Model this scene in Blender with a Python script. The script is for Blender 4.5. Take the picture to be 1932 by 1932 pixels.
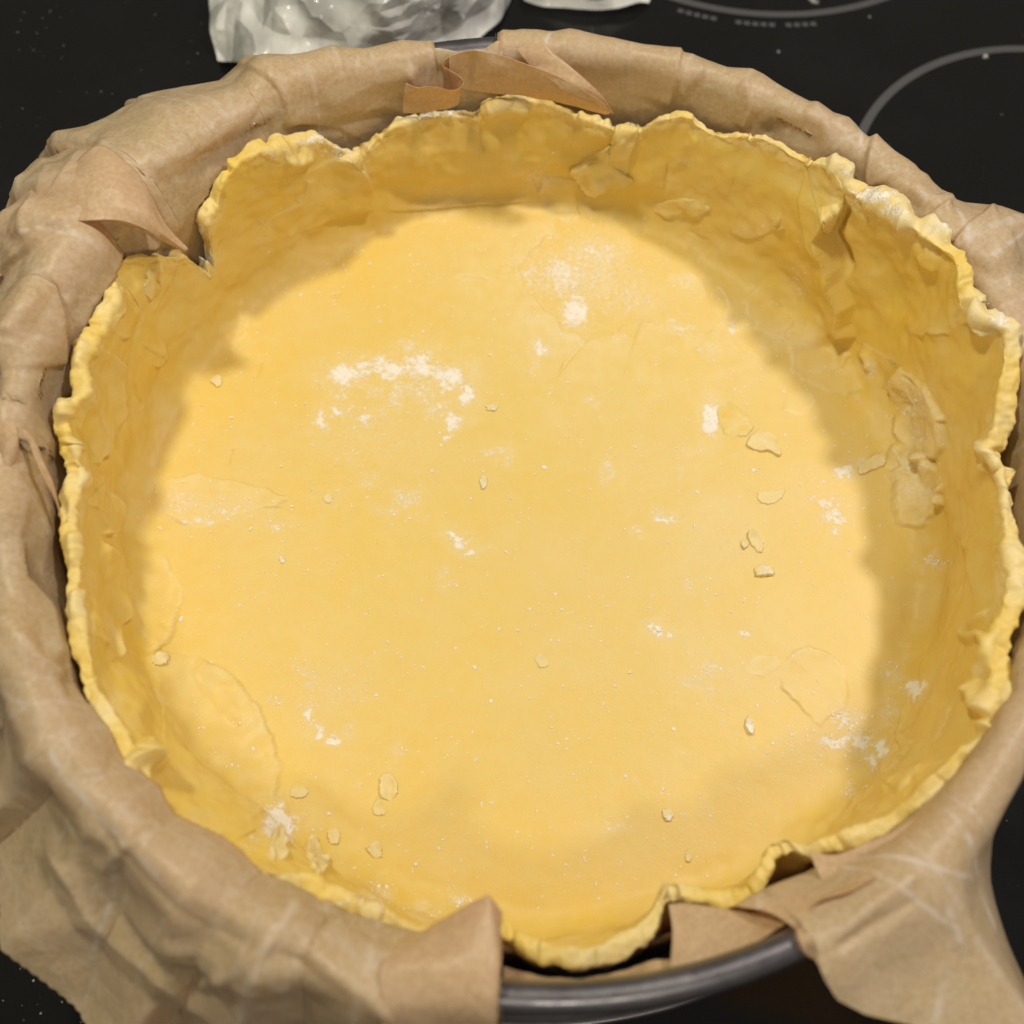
import bpy, math, random
import numpy as np
from mathutils import Vector, Matrix
from mathutils.bvhtree import BVHTree

for o in list(bpy.data.objects): bpy.data.objects.remove(o)
scene = bpy.context.scene
COL = scene.collection
rng = np.random.default_rng(7); random.seed(7)

# ------------------------------------------------------------------ camera
# Centre of the pastry floor = origin, metres.  Phone held above the near rim.
CAM = np.array([0, -.1377, .298]); PIT, YAW, ROLL, FOC = 1.1413, .0461, .0779, 1937.
c, s = math.cos(YAW), math.sin(YAW); cp, sp = math.cos(PIT), math.sin(PIT)
FW = np.array([-s*cp, c*cp, -sp]); R0 = np.array([c, s, 0.]); U0 = np.cross(R0, FW)
RT = math.cos(ROLL)*R0 + math.sin(ROLL)*U0; UP = -math.sin(ROLL)*R0 + math.cos(ROLL)*U0
cd = bpy.data.cameras.new("camera"); cam = bpy.data.objects.new("camera", cd); COL.objects.link(cam)
M = Matrix.Identity(4)
for i in range(3):
    M[i][0], M[i][1], M[i][2], M[i][3] = RT[i], UP[i], -FW[i], CAM[i]
cam.matrix_world = M
cd.sensor_width = 36; cd.lens = 36*FOC/1932; cd.clip_start = .01; cd.clip_end = 20
cd.dof.use_dof = True; cd.dof.focus_distance = .312; cd.dof.aperture_fstop = 8.0
scene.camera = cam

# ------------------------------------------------------------------ light
world = bpy.data.worlds.new("World"); scene.world = world; world.use_nodes = True
bg = world.node_tree.nodes["Background"]
bg.inputs[0].default_value = (1., .93, .84, 1); bg.inputs[1].default_value = .14

def lamp(name, loc, energy, size, col, target=(0, 0, 0)):
    l = bpy.data.lights.new(name, 'AREA'); l.shape = 'DISK'; l.size = size; l.energy = energy; l.color = col
    o = bpy.data.objects.new(name, l); COL.objects.link(o); o.location = loc
    o.rotation_euler = (Vector(target)-Vector(loc)).to_track_quat('-Z', 'Y').to_euler()
    return o
lamp("hood_lamp", (-.21, .105, .62), 1.94, .06, (1, .945, .75))
lamp("hood_lamp", (.295, .185, .62), 2.0, .06, (1, .915, .90))
lamp("ceiling_lamp", (.14, -.56, .82), 1.55, .13, (1, .93, .83))

scene.view_settings.view_transform = 'Standard'; scene.view_settings.look = 'None'
scene.view_settings.exposure = 0; scene.view_settings.gamma = 1
scene.render.engine = 'CYCLES'
scene.cycles.max_bounces = 7; scene.cycles.diffuse_bounces = 4; scene.cycles.glossy_bounces = 3; scene.cycles.transmission_bounces = 4; scene.cycles.transparent_max_bounces = 8

# ------------------------------------------------------------------ helpers
def ray(x, y): return FW + RT*(x-966)/FOC - UP*(y-966)/FOC
def atz(x, y, z):
    d = ray(x, y); return CAM + d*((z-CAM[2])/d[2])
def atr(x, y, r):
    d = ray(x, y); a = d[0]**2+d[1]**2; b = 2*(CAM[0]*d[0]+CAM[1]*d[1]); k = CAM[0]**2+CAM[1]**2-r*r
    return CAM + d*((-b+math.sqrt(max(b*b-4*a*k, 0)))/(2*a))
def project(P):
    d = P-CAM; w = d@FW; return 966+FOC*(d@RT)/w, 966-FOC*(d@UP)/w

_perm = np.random.default_rng(3).permutation(512).astype(np.int64); _perm = np.concatenate([_perm, _perm, _perm])
_grad = np.random.default_rng(4).normal(size=(512, 3)); _grad /= np.linalg.norm(_grad, axis=1)[:, None]
def perlin(P, scale=1.0, off=0.0):
    P = P*scale + off; I = np.floor(P).astype(np.int64); f = P-I; I &= 511
    u = f*f*f*(f*(f*6-15)+10); out = 0
    for dx in (0, 1):
        for dy in (0, 1):
            for dz in (0, 1):
                h = _perm[_perm[_perm[(I[..., 0]+dx) & 511]+((I[..., 1]+dy) & 511)] + ((I[..., 2]+dz) & 511)] & 511
                g = _grad[h]
                d = g[..., 0]*(f[..., 0]-dx)+g[..., 1]*(f[..., 1]-dy)+g[..., 2]*(f[..., 2]-dz)
                w = (u[..., 0] if dx else 1-u[..., 0])*(u[..., 1] if dy else 1-u[..., 1])*(u[..., 2] if dz else 1-u[..., 2])
                out = out + w*d
    return out*1.5
def fbm(P, scale, oct=3, off=0.0, gain=.5):
    a, o = 1., 0
    for k in range(oct):
        o = o + a*perlin(P, scale*2**k, off+17.3*k); a *= gain
    return o
def smooth(a, b, x):
    t = np.clip((x-a)/(b-a), 0, 1); return t*t*(3-2*t)
def pinterp(th, tab):
    tab = sorted(tab); a = np.array([t[0] for t in tab], float); v = np.array([t[1] for t in tab], float)
    return np.interp(th % 360, np.r_[a-360, a, a+360], np.r_[v, v, v])
def gsmooth(v, k):
    w = np.hanning(2*k+3)[1:-1]; w /= w.sum()
    return np.convolve(np.r_[v[-k:], v, v[:k]], w, 'valid')

def mesh_obj(name, V, Fq, mat, parent=None, attrs=None, smooth_=True):
    me = bpy.data.meshes.new(name)
    V = np.asarray(V, np.float32); Fq = np.asarray(Fq, np.int32); n = Fq.shape[1]
    me.vertices.add(len(V)); me.vertices.foreach_set("co", V.ravel())
    me.loops.add(Fq.size); me.loops.foreach_set("vertex_index", Fq.ravel())
    me.polygons.add(len(Fq)); me.polygons.foreach_set("loop_start", np.arange(0, Fq.size, n, dtype=np.int32))
    me.update(calc_edges=True); me.validate()
    me.polygons.foreach_set("use_smooth", np.full(len(me.polygons), smooth_))
    if attrs:
        for k, v in attrs.items():
            a = me.attributes.new(k, 'FLOAT', 'POINT'); a.data.foreach_set("value", np.asarray(v, np.float32))
    me.materials.append(mat)
    o = bpy.data.objects.new(name, me); COL.objects.link(o); o.parent = parent
    return o
def grid_faces(n, m, wrap=False):      # n columns, m rows -> index = i*m+j
    i = np.arange(n if wrap else n-1)[:, None]; j = np.arange(m-1)[None, :]; i2 = (i+1) % n
    return np.stack([(i*m+j), (i2*m+j), (i2*m+j+1), (i*m+j+1)], -1).reshape(-1, 4)
def grid_normals(G, wrap):
    if wrap: du = np.roll(G, -1, 0)-np.roll(G, 1, 0)
    else: du = np.gradient(G, axis=0)
    dv = np.gradient(G, axis=1); n = np.cross(du, dv)
    return n/np.maximum(np.linalg.norm(n, axis=-1, keepdims=True), 1e-12)
def tag(o, label=None, cat=None, group=None, kind=None):
    if label: o["label"] = label
    if cat: o["category"] = cat
    if group: o["group"] = group
    if kind: o["kind"] = kind
    return o
def empty(name, loc=(0, 0, 0)):
    o = bpy.data.objects.new(name, None); COL.objects.link(o); o.location = loc; o.empty_display_size = .02; return o

def seg_field(X, Y, line, w, ends=.12):
    """signed distance (px) to a polyline and an end taper; sign + = right-hand side of travel (image, y down)"""
    P = np.array(line, float); L = np.hypot(*np.diff(P, axis=0).T); S = np.r_[0, np.cumsum(L)]
    best = np.full(X.shape, 1e9); sg = np.zeros(X.shape); tt = np.zeros(X.shape)
    for k in range(len(P)-1):
        d = (P[k+1]-P[k])/max(L[k], 1e-6); rx, ry = X-P[k, 0], Y-P[k, 1]
        t = np.clip(rx*d[0]+ry*d[1], 0, L[k]); dist = np.hypot(rx-t*d[0], ry-t*d[1])
        m = dist < best; best = np.where(m, dist, best); sg = np.where(m, np.sign(d[0]*ry-d[1]*rx), sg); tt = np.where(m, S[k]+t, tt)
    T = S[-1]; tap = smooth(0, ends*T+1e-6, tt)*smooth(0, ends*T+1e-6, T-tt) if ends > 0 else 1.
    return best*sg, tap
def brush(X, Y, brushes, soft=2.0):
    """sum of sculpt strokes drawn over the surface, in metres along the normal"""
    out = np.zeros(X.shape)
    for b in brushes:
        kind, line, amp, w = b[:4]; ends = b[4] if len(b) > 4 else .15
        P = np.array(line, float)
        if kind == 'bump':
            rx, ry, rot = w; q = P[0]; m = (np.abs(X-q[0]) < 3*max(rx, ry)) & (np.abs(Y-q[1]) < 3*max(rx, ry))
            if not m.any(): continue
            ca, sa = math.cos(rot), math.sin(rot); dx, dy = X[m]-q[0], Y[m]-q[1]
            out[m] += amp*np.exp(-(((ca*dx+sa*dy)/rx)**2+((-sa*dx+ca*dy)/ry)**2)); continue
        pad = 4*w+10
        m = (X > P[:, 0].min()-pad) & (X < P[:, 0].max()+pad) & (Y > P[:, 1].min()-pad) & (Y < P[:, 1].max()+pad)
        if not m.any(): continue
        d, tap = seg_field(X[m], Y[m], line, w, ends)
        if kind == 'stepR': out[m] += amp*tap*smooth(-soft, soft, d)*np.exp(-np.maximum(d, 0)/w)
        elif kind == 'stepL': out[m] += amp*tap*smooth(-soft, soft, -d)*np.exp(-np.maximum(-d, 0)/w)
        elif kind == 'ridge': out[m] += amp*tap*np.maximum(0, 1-np.abs(d)/w)
        elif kind == 'line': out[m] += amp*tap*np.exp(-(d/w)**2)
    return out

# ------------------------------------------------------------------ materials
def nt(name):
    m = bpy.data.materials.new(name); m.use_nodes = True; t = m.node_tree
    return m, t, t.nodes, t.links, t.nodes["Principled BSDF"]
def N(nodes, typ, **kw):
    n = nodes.new(typ)
    for k, v in kw.items():
        if hasattr(n, k): setattr(n, k, v)
        else: n.inputs[k.replace('_', ' ')].default_value = v
    return n
def noise(nodes, links, scale, detail=4, rough=.55, co=None):
    n = nodes.new('ShaderNodeTexNoise'); n.inputs['Scale'].default_value = scale
    n.inputs['Detail'].default_value = detail; n.inputs['Roughness'].default_value = rough
    if co is not None: links.new(co, n.inputs['Vector'])
    return n
def mathn(nodes, links, op, a, b=None, cl=False):
    n = nodes.new('ShaderNodeMath'); n.operation = op; n.use_clamp = cl
    for i, v in enumerate((a, b)):
        if v is None: continue
        if isinstance(v, (int, float)): n.inputs[i].default_value = v
        else: links.new(v, n.inputs[i])
    return n.outputs[0]
def mrange(nodes, links, v, a, b, c=0., d=1.):
    n = nodes.new('ShaderNodeMapRange'); n.inputs[1].default_value = a; n.inputs[2].default_value = b
    n.inputs[3].default_value = c; n.inputs[4].default_value = d; links.new(v, n.inputs[0]); return n.outputs[0]
def mixc(nodes, links, f, a, b):
    n = nodes.new('ShaderNodeMix'); n.data_type = 'RGBA'
    if isinstance(f, (int, float)): n.inputs[0].default_value = f
    else: links.new(f, n.inputs[0])
    for i, v in ((6, a), (7, b)):
        if isinstance(v, tuple): n.inputs[i].default_value = (*v, 1)
        else: links.new(v, n.inputs[i])
    return n.outputs[2]

def dough_material():
    m, t, nd, lk, bs = nt("pastry_dough")
    co = nd.new('ShaderNodeTexCoord').outputs['Object']
    big = noise(nd, lk, 26, 4, .6, co); mid = noise(nd, lk, 170, 5, .65, co); fine = noise(nd, lk, 1500, 3, .7, co); sp = noise(nd, lk, 2600, 1, .5, co)
    col = mixc(nd, lk, mrange(nd, lk, big.outputs[0], .35, .68), (.790, .550, .092), (.770, .56, .155))
    col = mixc(nd, lk, mrange(nd, lk, mid.outputs[0], .42, .72, 0, .45), col, (.775, .61, .20))
    col = mixc(nd, lk, mrange(nd, lk, fine.outputs[0], .60, .75, 0, .30), col, (.83, .67, .31))
    col = mixc(nd, lk, mrange(nd, lk, sp.outputs[0], .735, .76, 0, .55), col, (.55, .33, .06))
    ap = nd.new('ShaderNodeAttribute'); ap.attribute_name = "dry_pale"
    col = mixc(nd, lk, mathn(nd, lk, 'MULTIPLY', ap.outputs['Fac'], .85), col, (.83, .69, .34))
    # flour lying on the pastry (where dusted), broken up by grain
    at = nd.new('ShaderNodeAttribute'); at.attribute_name = "flour"
    g1 = noise(nd, lk, 620, 5, .75, co); g2 = noise(nd, lk, 2300, 2, .7, co)
    gg = mathn(nd, lk, 'ADD', mathn(nd, lk, 'MULTIPLY', g1.outputs[0], .75), mathn(nd, lk, 'MULTIPLY', g2.outputs[0], .35))
    v = mathn(nd, lk, 'ADD', at.outputs['Fac'], mathn(nd, lk, 'MULTIPLY', mathn(nd, lk, 'SUBTRACT', gg, .55), 2.3))
    f = mrange(nd, lk, v, .50, .80)
    f = mathn(nd, lk, 'MULTIPLY', f, mrange(nd, lk, at.outputs['Fac'], .02, .15))
    film = mathn(nd, lk, 'MULTIPLY', mrange(nd, lk, at.outputs['Fac'], .12, 1.0), mrange(nd, lk, g1.outputs[0], .36, .62, .1, 1.))
    f = mathn(nd, lk, 'MAXIMUM', f, mathn(nd, lk, 'MULTIPLY', film, .8))
    col = mixc(nd, lk, mathn(nd, lk, 'MULTIPLY', f, .93), col, (.90, .86, .76))
    lk.new(col, bs.inputs['Base Color'])
    lk.new(mrange(nd, lk, f, 0, 1, .46, .95), bs.inputs['Roughness'])
    bs.inputs['Specular IOR Level'].default_value = .32
    bs.inputs['Subsurface Weight'].default_value = .18
    bs.inputs['Subsurface Radius'].default_value = (1., .55, .16); bs.inputs['Subsurface Scale'].default_value = .0035
    bm = nd.new('ShaderNodeBump'); bm.inputs['Strength'].default_value = .34; bm.inputs['Distance'].default_value = .0007
    h = mathn(nd, lk, 'ADD', mathn(nd, lk, 'MULTIPLY', mid.outputs[0], .8), mathn(nd, lk, 'MULTIPLY', fine.outputs[0], .22))
    h = mathn(nd, lk, 'ADD', h, mathn(nd, lk, 'MULTIPLY', f, .8))
    lk.new(h, bm.inputs['Height']); lk.new(bm.outputs[0], bs.inputs['Normal'])
    return m

def paper_material():
    m, t, nd, lk, bs = nt("parchment")
    co = nd.new('ShaderNodeTexCoord').outputs['Object']
    a = noise(nd, lk, 780, 4, .65, co); b = noise(nd, lk, 45, 3, .5, co); fib = noise(nd, lk, 1500, 2, .6, co)
    col = mixc(nd, lk, mrange(nd, lk, a.outputs[0], .38, .64), (.64, .47, .25), (.765, .60, .36))
    col = mixc(nd, lk, mrange(nd, lk, b.outputs[0], .4, .7, 0, .35), col, (.80, .575, .39))
    col = mixc(nd, lk, mrange(nd, lk, fib.outputs[0], .60, .78, 0, .35), col, (.80, .65, .44))
    at = nd.new('ShaderNodeAttribute'); at.attribute_name = "crease"; wr0 = noise(nd, lk, 240, 3, .6, co)       # crackle highlights along creases, painted pale into the colour
    col = mixc(nd, lk, mathn(nd, lk, 'MULTIPLY', mathn(nd, lk, 'MULTIPLY', at.outputs['Fac'], mrange(nd, lk, wr0.outputs[0], .36, .54)), 1.), col, (.93, .85, .70))
    lk.new(col, bs.inputs['Base Color'])
    bs.inputs['Roughness'].default_value = .42; bs.inputs['Specular IOR Level'].default_value = .45
    bm = nd.new('ShaderNodeBump'); bm.inputs['Strength'].default_value = .45; bm.inputs['Distance'].default_value = .0006
    wr = noise(nd, lk, 130, 4, .6, co)
    ds = noise(nd, lk, 30, 2, .5, co); dv = nd.new('ShaderNodeVectorMath'); dv.operation = 'MULTIPLY_ADD'
    lk.new(ds.outputs['Color'], dv.inputs[0]); dv.inputs[1].default_value = (.012, .012, .012); lk.new(co, dv.inputs[2])
    rt = nd.new('ShaderNodeMapping'); rt.inputs['Rotation'].default_value = (.5, .3, .7); lk.new(dv.outputs[0], rt.inputs['Vector'])
    vo = nd.new('ShaderNodeTexVoronoi'); vo.distance = 'MANHATTAN'; vo.inputs['Scale'].default_value = 48; lk.new(rt.outputs[0], vo.inputs['Vector'])
    vo2 = nd.new('ShaderNodeTexVoronoi'); vo2.distance = 'CHEBYCHEV'; vo2.inputs['Scale'].default_value = 105; lk.new(dv.outputs[0], vo2.inputs['Vector'])
    h = mathn(nd, lk, 'ADD', mathn(nd, lk, 'MULTIPLY', wr.outputs[0], .2), mathn(nd, lk, 'MULTIPLY', a.outputs[0], .12))
    h = mathn(nd, lk, 'ADD', h, mathn(nd, lk, 'ADD', mathn(nd, lk, 'MULTIPLY', vo.outputs['Distance'], 3.4), mathn(nd, lk, 'MULTIPLY', vo2.outputs['Distance'], 1.3)))
    lk.new(h, bm.inputs['Height']); lk.new(bm.outputs[0], bs.inputs['Normal'])
    tr = nd.new('ShaderNodeBsdfTranslucent'); tr.inputs['Color'].default_value = (.86, .50, .24, 1)
    mx = nd.new('ShaderNodeMixShader'); mx.inputs[0].default_value = .33
    lk.new(bs.outputs[0], mx.inputs[1]); lk.new(tr.outputs[0], mx.inputs[2])
    lk.new(mx.outputs[0], nd["Material Output"].inputs['Surface'])
    return m

def metal_material():
    m, t, nd, lk, bs = nt("grey_metal")
    co = nd.new('ShaderNodeTexCoord').outputs['Object']
    a = noise(nd, lk, 300, 4, .6, co); b = noise(nd, lk, 60, 3, .6, co)
    lk.new(mixc(nd, lk, mrange(nd, lk, b.outputs[0], .35, .7), (.165, .155, .16), (.22, .205, .205)), bs.inputs['Base Color'])
    bs.inputs['Metallic'].default_value = .85
    lk.new(mrange(nd, lk, a.outputs[0], .3, .7, .28, .42), bs.inputs['Roughness'])
    bm = nd.new('ShaderNodeBump'); bm.inputs['Strength'].default_value = .08; bm.inputs['Distance'].default_value = .0002
    lk.new(a.outputs[0], bm.inputs['Height']); lk.new(bm.outputs[0], bs.inputs['Normal'])
    return m
def glass_black():
    m, t, nd, lk, bs = nt("black_ceramic_glass")
    co = nd.new('ShaderNodeTexCoord').outputs['Object']
    a = noise(nd, lk, 14, 4, .65, co); b = noise(nd, lk, 900, 2, .6, co)
    col = mixc(nd, lk, mrange(nd, lk, a.outputs[0], .45, .75, 0, .6), (.0080, .0078, .0070), (.014, .0142, .014))
    col = mixc(nd, lk, mrange(nd, lk, b.outputs[0], .70, .80, 0, .5), col, (.05, .05, .048))
    lk.new(col, bs.inputs['Base Color'])
    lk.new(mrange(nd, lk, a.outputs[0], .35, .7, .10, .22), bs.inputs['Roughness'])
    bs.inputs['Specular IOR Level'].default_value = .45
    return m
def plain(name, col, rough, **kw):
    m, t, nd, lk, bs = nt(name)
    co = nd.new('ShaderNodeTexCoord').outputs['Object']; a = noise(nd, lk, 700, 3, .6, co)
    lk.new(mixc(nd, lk, mrange(nd, lk, a.outputs[0], .3, .7), tuple(x*.9 for x in col), col), bs.inputs['Base Color'])
    bs.inputs['Roughness'].default_value = rough
    for k, v in kw.items(): bs.inputs[k.replace('_', ' ')].default_value = v
    return m
def film_material():
    m, t, nd, lk, bs = nt("clear_plastic_film")
    co = nd.new('ShaderNodeTexCoord').outputs['Object']; a = noise(nd, lk, 34, 2, .5, co); b = noise(nd, lk, 90, 2, .5, co)
    bs.inputs['Base Color'].default_value = (.86, .86, .79, 1); bs.inputs['Roughness'].default_value = .10
    bm = nd.new('ShaderNodeBump'); bm.inputs['Strength'].default_value = 1.; bm.inputs['Distance'].default_value = .007
    vo = nd.new('ShaderNodeTexVoronoi'); vo.distance = 'MANHATTAN'; vo.inputs['Scale'].default_value = 42; lk.new(co, vo.inputs['Vector'])
    lk.new(mathn(nd, lk, 'ADD', mathn(nd, lk, 'MULTIPLY', vo.outputs['Distance'], .9), mathn(nd, lk, 'MULTIPLY', b.outputs[0], .3)), bm.inputs['Height'])
    lk.new(bm.outputs[0], bs.inputs['Normal'])
    tp = nd.new('ShaderNodeBsdfTransparent'); tp.inputs[0].default_value = (.93, .94, .91, 1)
    mx = nd.new('ShaderNodeMixShader'); lk.new(mrange(nd, lk, a.outputs[0], .34, .58, .45, .95), mx.inputs[0])
    lk.new(tp.outputs[0], mx.inputs[1]); lk.new(bs.outputs[0], mx.inputs[2])
    lk.new(mx.outputs[0], nd["Material Output"].inputs['Surface'])
    return m
DOUGH, PAPER, METAL, GLASS, FILM = dough_material(), paper_material(), metal_material(), glass_black(), film_material()
RINGM = plain("printed_grey_ring", (.10, .10, .098), .35)
FLOUR = plain("flour", (.90, .87, .79), .95)
GRIT = plain("pale_grit", (.55, .53, .48), .9)

# ------------------------------------------------------------------ stovetop
ZS = -.012
def slab(name, x0, x1, y0, y1, z0, z1, mat, parent=None):
    V = [(x, y, z) for z in (z0, z1) for x, y in ((x0, y0), (x1, y0), (x1, y1), (x0, y1))]
    Fq = [(3, 2, 1, 0), (4, 5, 6, 7), (0, 1, 5, 4), (1, 2, 6, 5), (2, 3, 7, 6), (3, 0, 4, 7)]
    return mesh_obj(name, V, Fq, mat, parent, smooth_=False)
stove = slab("stovetop", -.6, .6, -.5, .7, ZS-.006, ZS, GLASS)
tag(stove, "black ceramic glass stovetop with thin grey burner rings", "stovetop", kind="structure")
def ring(cx, cy, r, w, z=ZS+.0003):
    n = 160; a = np.linspace(0, 2*np.pi, n, endpoint=False)
    prof = [(r-w/2, z-.0002), (r-w/2, z), (r+w/2, z), (r+w/2, z-.0002)]
    G = np.stack([np.stack([cx+q*np.cos(a), cy+q*np.sin(a), np.full(n, h)], -1) for q, h in prof], 1)
    return mesh_obj("burner_ring", G.reshape(-1, 3), grid_faces(n, 4, True), RINGM, stove, smooth_=False)
def fit_circle(px):
    P = np.array([atz(x, y, ZS)[:2] for x, y in px]); A = np.c_[2*P, np.ones(len(P))]
    q = np.linalg.lstsq(A, (P**2).sum(1), rcond=None)[0]; return q[0], q[1], math.sqrt(q[2]+q[0]**2+q[1]**2)
c1 = fit_circle([(1280, 0), (1400, 24), (1500, 28), (1600, 16), (1660, 0)])
c2 = fit_circle([(1632, 238), (1660, 195), (1700, 158), (1770, 118), (1860, 99), (1932, 92)])
ring(*c1, .0034); ring(*c2, .0036)
# worn print under the far ring: a row of short bars
V, Fq = [], []
a0 = math.atan2(-.001, 0)
for k in range(17):
    if k in (5, 6, 12): continue
    a = math.radians(-103+k*1.75); w = .35*math.radians(1.75); r1, r2 = c1[2]+.0052, c1[2]+.0076
    b = len(V)
    for q, t in ((r1, a-w), (r1, a+w), (r2, a+w), (r2, a-w)): V.append((c1[0]+q*math.cos(t), c1[1]+q*math.sin(t), ZS+.0003))
    Fq.append((b, b+3, b+2, b+1))
mesh_obj("printed_marks", V, Fq, RINGM, stove, smooth_=False)

# ------------------------------------------------------------------ springform pan
pan = tag(empty("springform_pan", (0, 0, ZS)), "round grey metal springform pan lined with brown parchment", "baking pan")
def lathe(name, prof, mat, parent, n=220, zoff=0.):
    a = np.linspace(0, 2*np.pi, n, endpoint=False)
    G = np.stack([np.stack([r*np.cos(a), r*np.sin(a), np.full(n, z-zoff)], -1) for r, z in prof], 1)
    return mesh_obj(name, G.reshape(-1, 3), grid_faces(n, len(prof), True), mat, parent)
RB, ZR, TB = .1402, .0563, .0036
lathe("pan_wall", [(.1372, -.005), (.1372, .0545), (.1382, .0545), (.1384, -.004)], METAL, pan, zoff=ZS)
lathe("rim_bead", [(RB+TB*math.cos(t), ZR+TB*math.sin(t)) for t in np.linspace(0, 2*np.pi, 25)[::-1]], METAL, pan, zoff=ZS)
lathe("base_plate", [(.0, -.0098), (.145, -.0098), (.1478, -.0092), (.1486, -.0070), (.1476, -.0062), (.1458, -.0072), (.1392, -.0076), (.1385, -.0052), (.0, -.0052)][::-1], METAL, pan, zoff=ZS)

# ------------------------------------------------------------------ pastry shell
TRACE = [(675,281),(683,264),(700,250),(730,228),(770,213),(810,207),(850,205),(886,206),(893,211),(905,196),(935,180),(965,170),(1000,173),(1050,190),(1100,205),(1140,217),
 (1160,223),(1163,232),(1168,224),(1190,222),(1208,226),(1213,236),(1222,222),(1245,211),(1280,207),(1310,212),(1316,226),(1335,236),(1370,244),(1400,243),(1440,251),(1470,261),(1500,279),
 (1515,282),(1540,289),(1560,289),(1590,304),(1620,335),(1650,358),(1680,376),(1700,390),(1740,402),(1770,426),(1800,448),(1830,472),(1846,508),(1846,545),(1851,577),(1880,581),(1932,612)]
th_t, r_t, z_t = [], [], []
for q in TRACE:
    p = atr(*q, .1318)
    if p[2] > .0590: p = atz(*q, .0590 + min(.0062, (p[2]-.0590)*.8))
    th_t.append(math.degrees(math.atan2(p[1], p[0])) % 360); r_t.append(math.hypot(p[0], p[1])); z_t.append(p[2])
# side and front rim: outline with the height read from how far the paper stands above it
TRACE2 = [(1935,880,.052),(1897,872,.050),(1912,930,.050),(1925,985,.053),(1940,1060,.055),(1936,1150,.055),(1922,1210,.055),(1912,1300,.054),(1907,1390,.053),(1888,1424,.053),(1832,1450,.052),(1785,1500,.050),
 (1762,1530,.049),(1700,1568,.048),(1640,1590,.048),(1560,1612,.047),(1528,1622,.045),(1505,1606,.045),(1475,1620,.044),(1452,1662,.044),(1428,1704,.043),(1400,1722,.043),(1345,1712,.043),(1290,1700,.043),(1264,1704,.043),
 (1250,1752,.043),(1205,1792,.044),(1150,1816,.045),(1085,1826,.045),(1020,1817,.045),(985,1792,.044),(950,1764,.043),(905,1762,.043),(840,1780,.043),(770,1778,.044),(740,1764,.045),(690,1738,.046),(620,1714,.047),(560,1692,.048),(500,1676,.048),
 (400,1632,.049),(330,1592,.050),(268,1514,.050),(236,1482,.050),(212,1442,.050),(190,1400,.050),(165,1340,.050),(142,1270,.050),(131,1215,.050),(125,1150,.049),(124,1060,.048),(112,1000,.048),(115,940,.047),(125,900,.046),(108,850,.049),(96,800,.052),(105,752,.053),(131,738,.052),(130,690,.052),
 (150,632,.052),(198,562,.051),(196,522,.052),(215,490,.052),(260,476,.051)]
for x, y, z in TRACE2:
    p = atz(x, y, z); th_t.append(math.degrees(math.atan2(p[1], p[0])) % 360); r_t.append(math.hypot(p[0], p[1])); z_t.append(z)
for x, y in [(330,471),(352,482),(376,508),(392,512),(381,470),(366,462),(372,402),(395,370),(404,332),(430,301),(470,271),(520,261),(560,252),(592,250),(616,260),(642,271),(668,288)]:
    p = atr(x, y, .1318); th_t.append(math.degrees(math.atan2(p[1], p[0])) % 360); r_t.append(math.hypot(p[0], p[1])); z_t.append(p[2])

NT = 2200
TH = np.arange(NT)*360./NT; A = np.radians(TH)
o_ = np.argsort(th_t); th_s = np.array(th_t)[o_]; r_s = np.array(r_t)[o_]; z_s = np.array(z_t)[o_]
def per(v): return np.interp(TH, np.r_[th_s[-3:]-360, th_s, th_s[:3]+360], np.r_[v[-3:], v, v[:3]])
ro = gsmooth(per(r_s), 5); zo = gsmooth(per(z_s), 3)
ring3 = np.stack([np.cos(A), np.sin(A), 0*A], -1)
zo = zo + .00028*perlin(ring3*.13, 190) + .0009*perlin(ring3*.13, 48, 14) + .00006*perlin(ring3*.13, 700, 5) - .0014*smooth(.35, .6, perlin(ring3*.13, 330, 9))
ro = ro + .0002*perlin(ring3*.13, 330, 3) + .0006*perlin(ring3*.13, 60, 13)
tk = .0040 + .0026*perlin(ring3*.13, 38, 8) + .0002*perlin(ring3*.13, 140, 28) + pinterp(TH, [(0,.0010),(25,.0022),(50,.0024),(62,.0002),(90,0),(120,0),(150,.0),(180,.0008),(200,.0004),(225,.001),(240,.0012),(258,.0006),(270,.0),(285,.0006),(300,.0002),(315,.0016),(340,.0018)])
tk = np.clip(tk, .0022, .0070)
roll = gsmooth(np.clip(pinterp(TH, [(0,.0004),(20,.0012),(50,.0014),(60,.0003),(200,.0003),(226,.0014),(262,.0016),(275,.001),(330,.0006)])*(1+1.2*perlin(ring3*.13, 60, 12)), 0, .003), 8)
rb = .1272 + .0012*perlin(ring3*.13, 30, 2) + pinterp(TH, [(0,0),(90,-.0012),(120,-.0008),(180,-.0005),(225,-.004),(240,-.006),(255,-.002),(300,0)])
fr = np.clip(.0085 + .002*perlin(ring3*.13, 25, 6) + pinterp(TH, [(0,.001),(60,.003),(90,-.003),(118,-.002),(140,.003),(180,0),(228,.008),(250,.004),(280,0)]), .004, .02)
ri = ro-tk; slant = 0
nick = np.zeros(NT); rk = np.random.default_rng(5)
for k in range(30):
    q = rk.uniform(0, 360); dq = (TH-q+180) % 360-180; nick += rk.uniform(.0003, .0014)*np.exp(-(dq/rk.uniform(.25, .6))**2)
nick = np.minimum(nick, .002)
rows_r, rows_z = [], []
NF, NW = 190, 104
for k in np.linspace(0, 1, NF):
    rows_r.append((rb-fr)*(k**.9)); rows_z.append(0*A)
for k in np.linspace(0, 1, 22)[1:]:
    rows_r.append(rb-fr+fr*np.sin(k*np.pi/2)); rows_z.append(fr-fr*np.cos(k*np.pi/2))
wt_r, wt_z = ri+roll, zo-tk*.62; wt_s = gsmooth(wt_r, 45)
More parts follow.
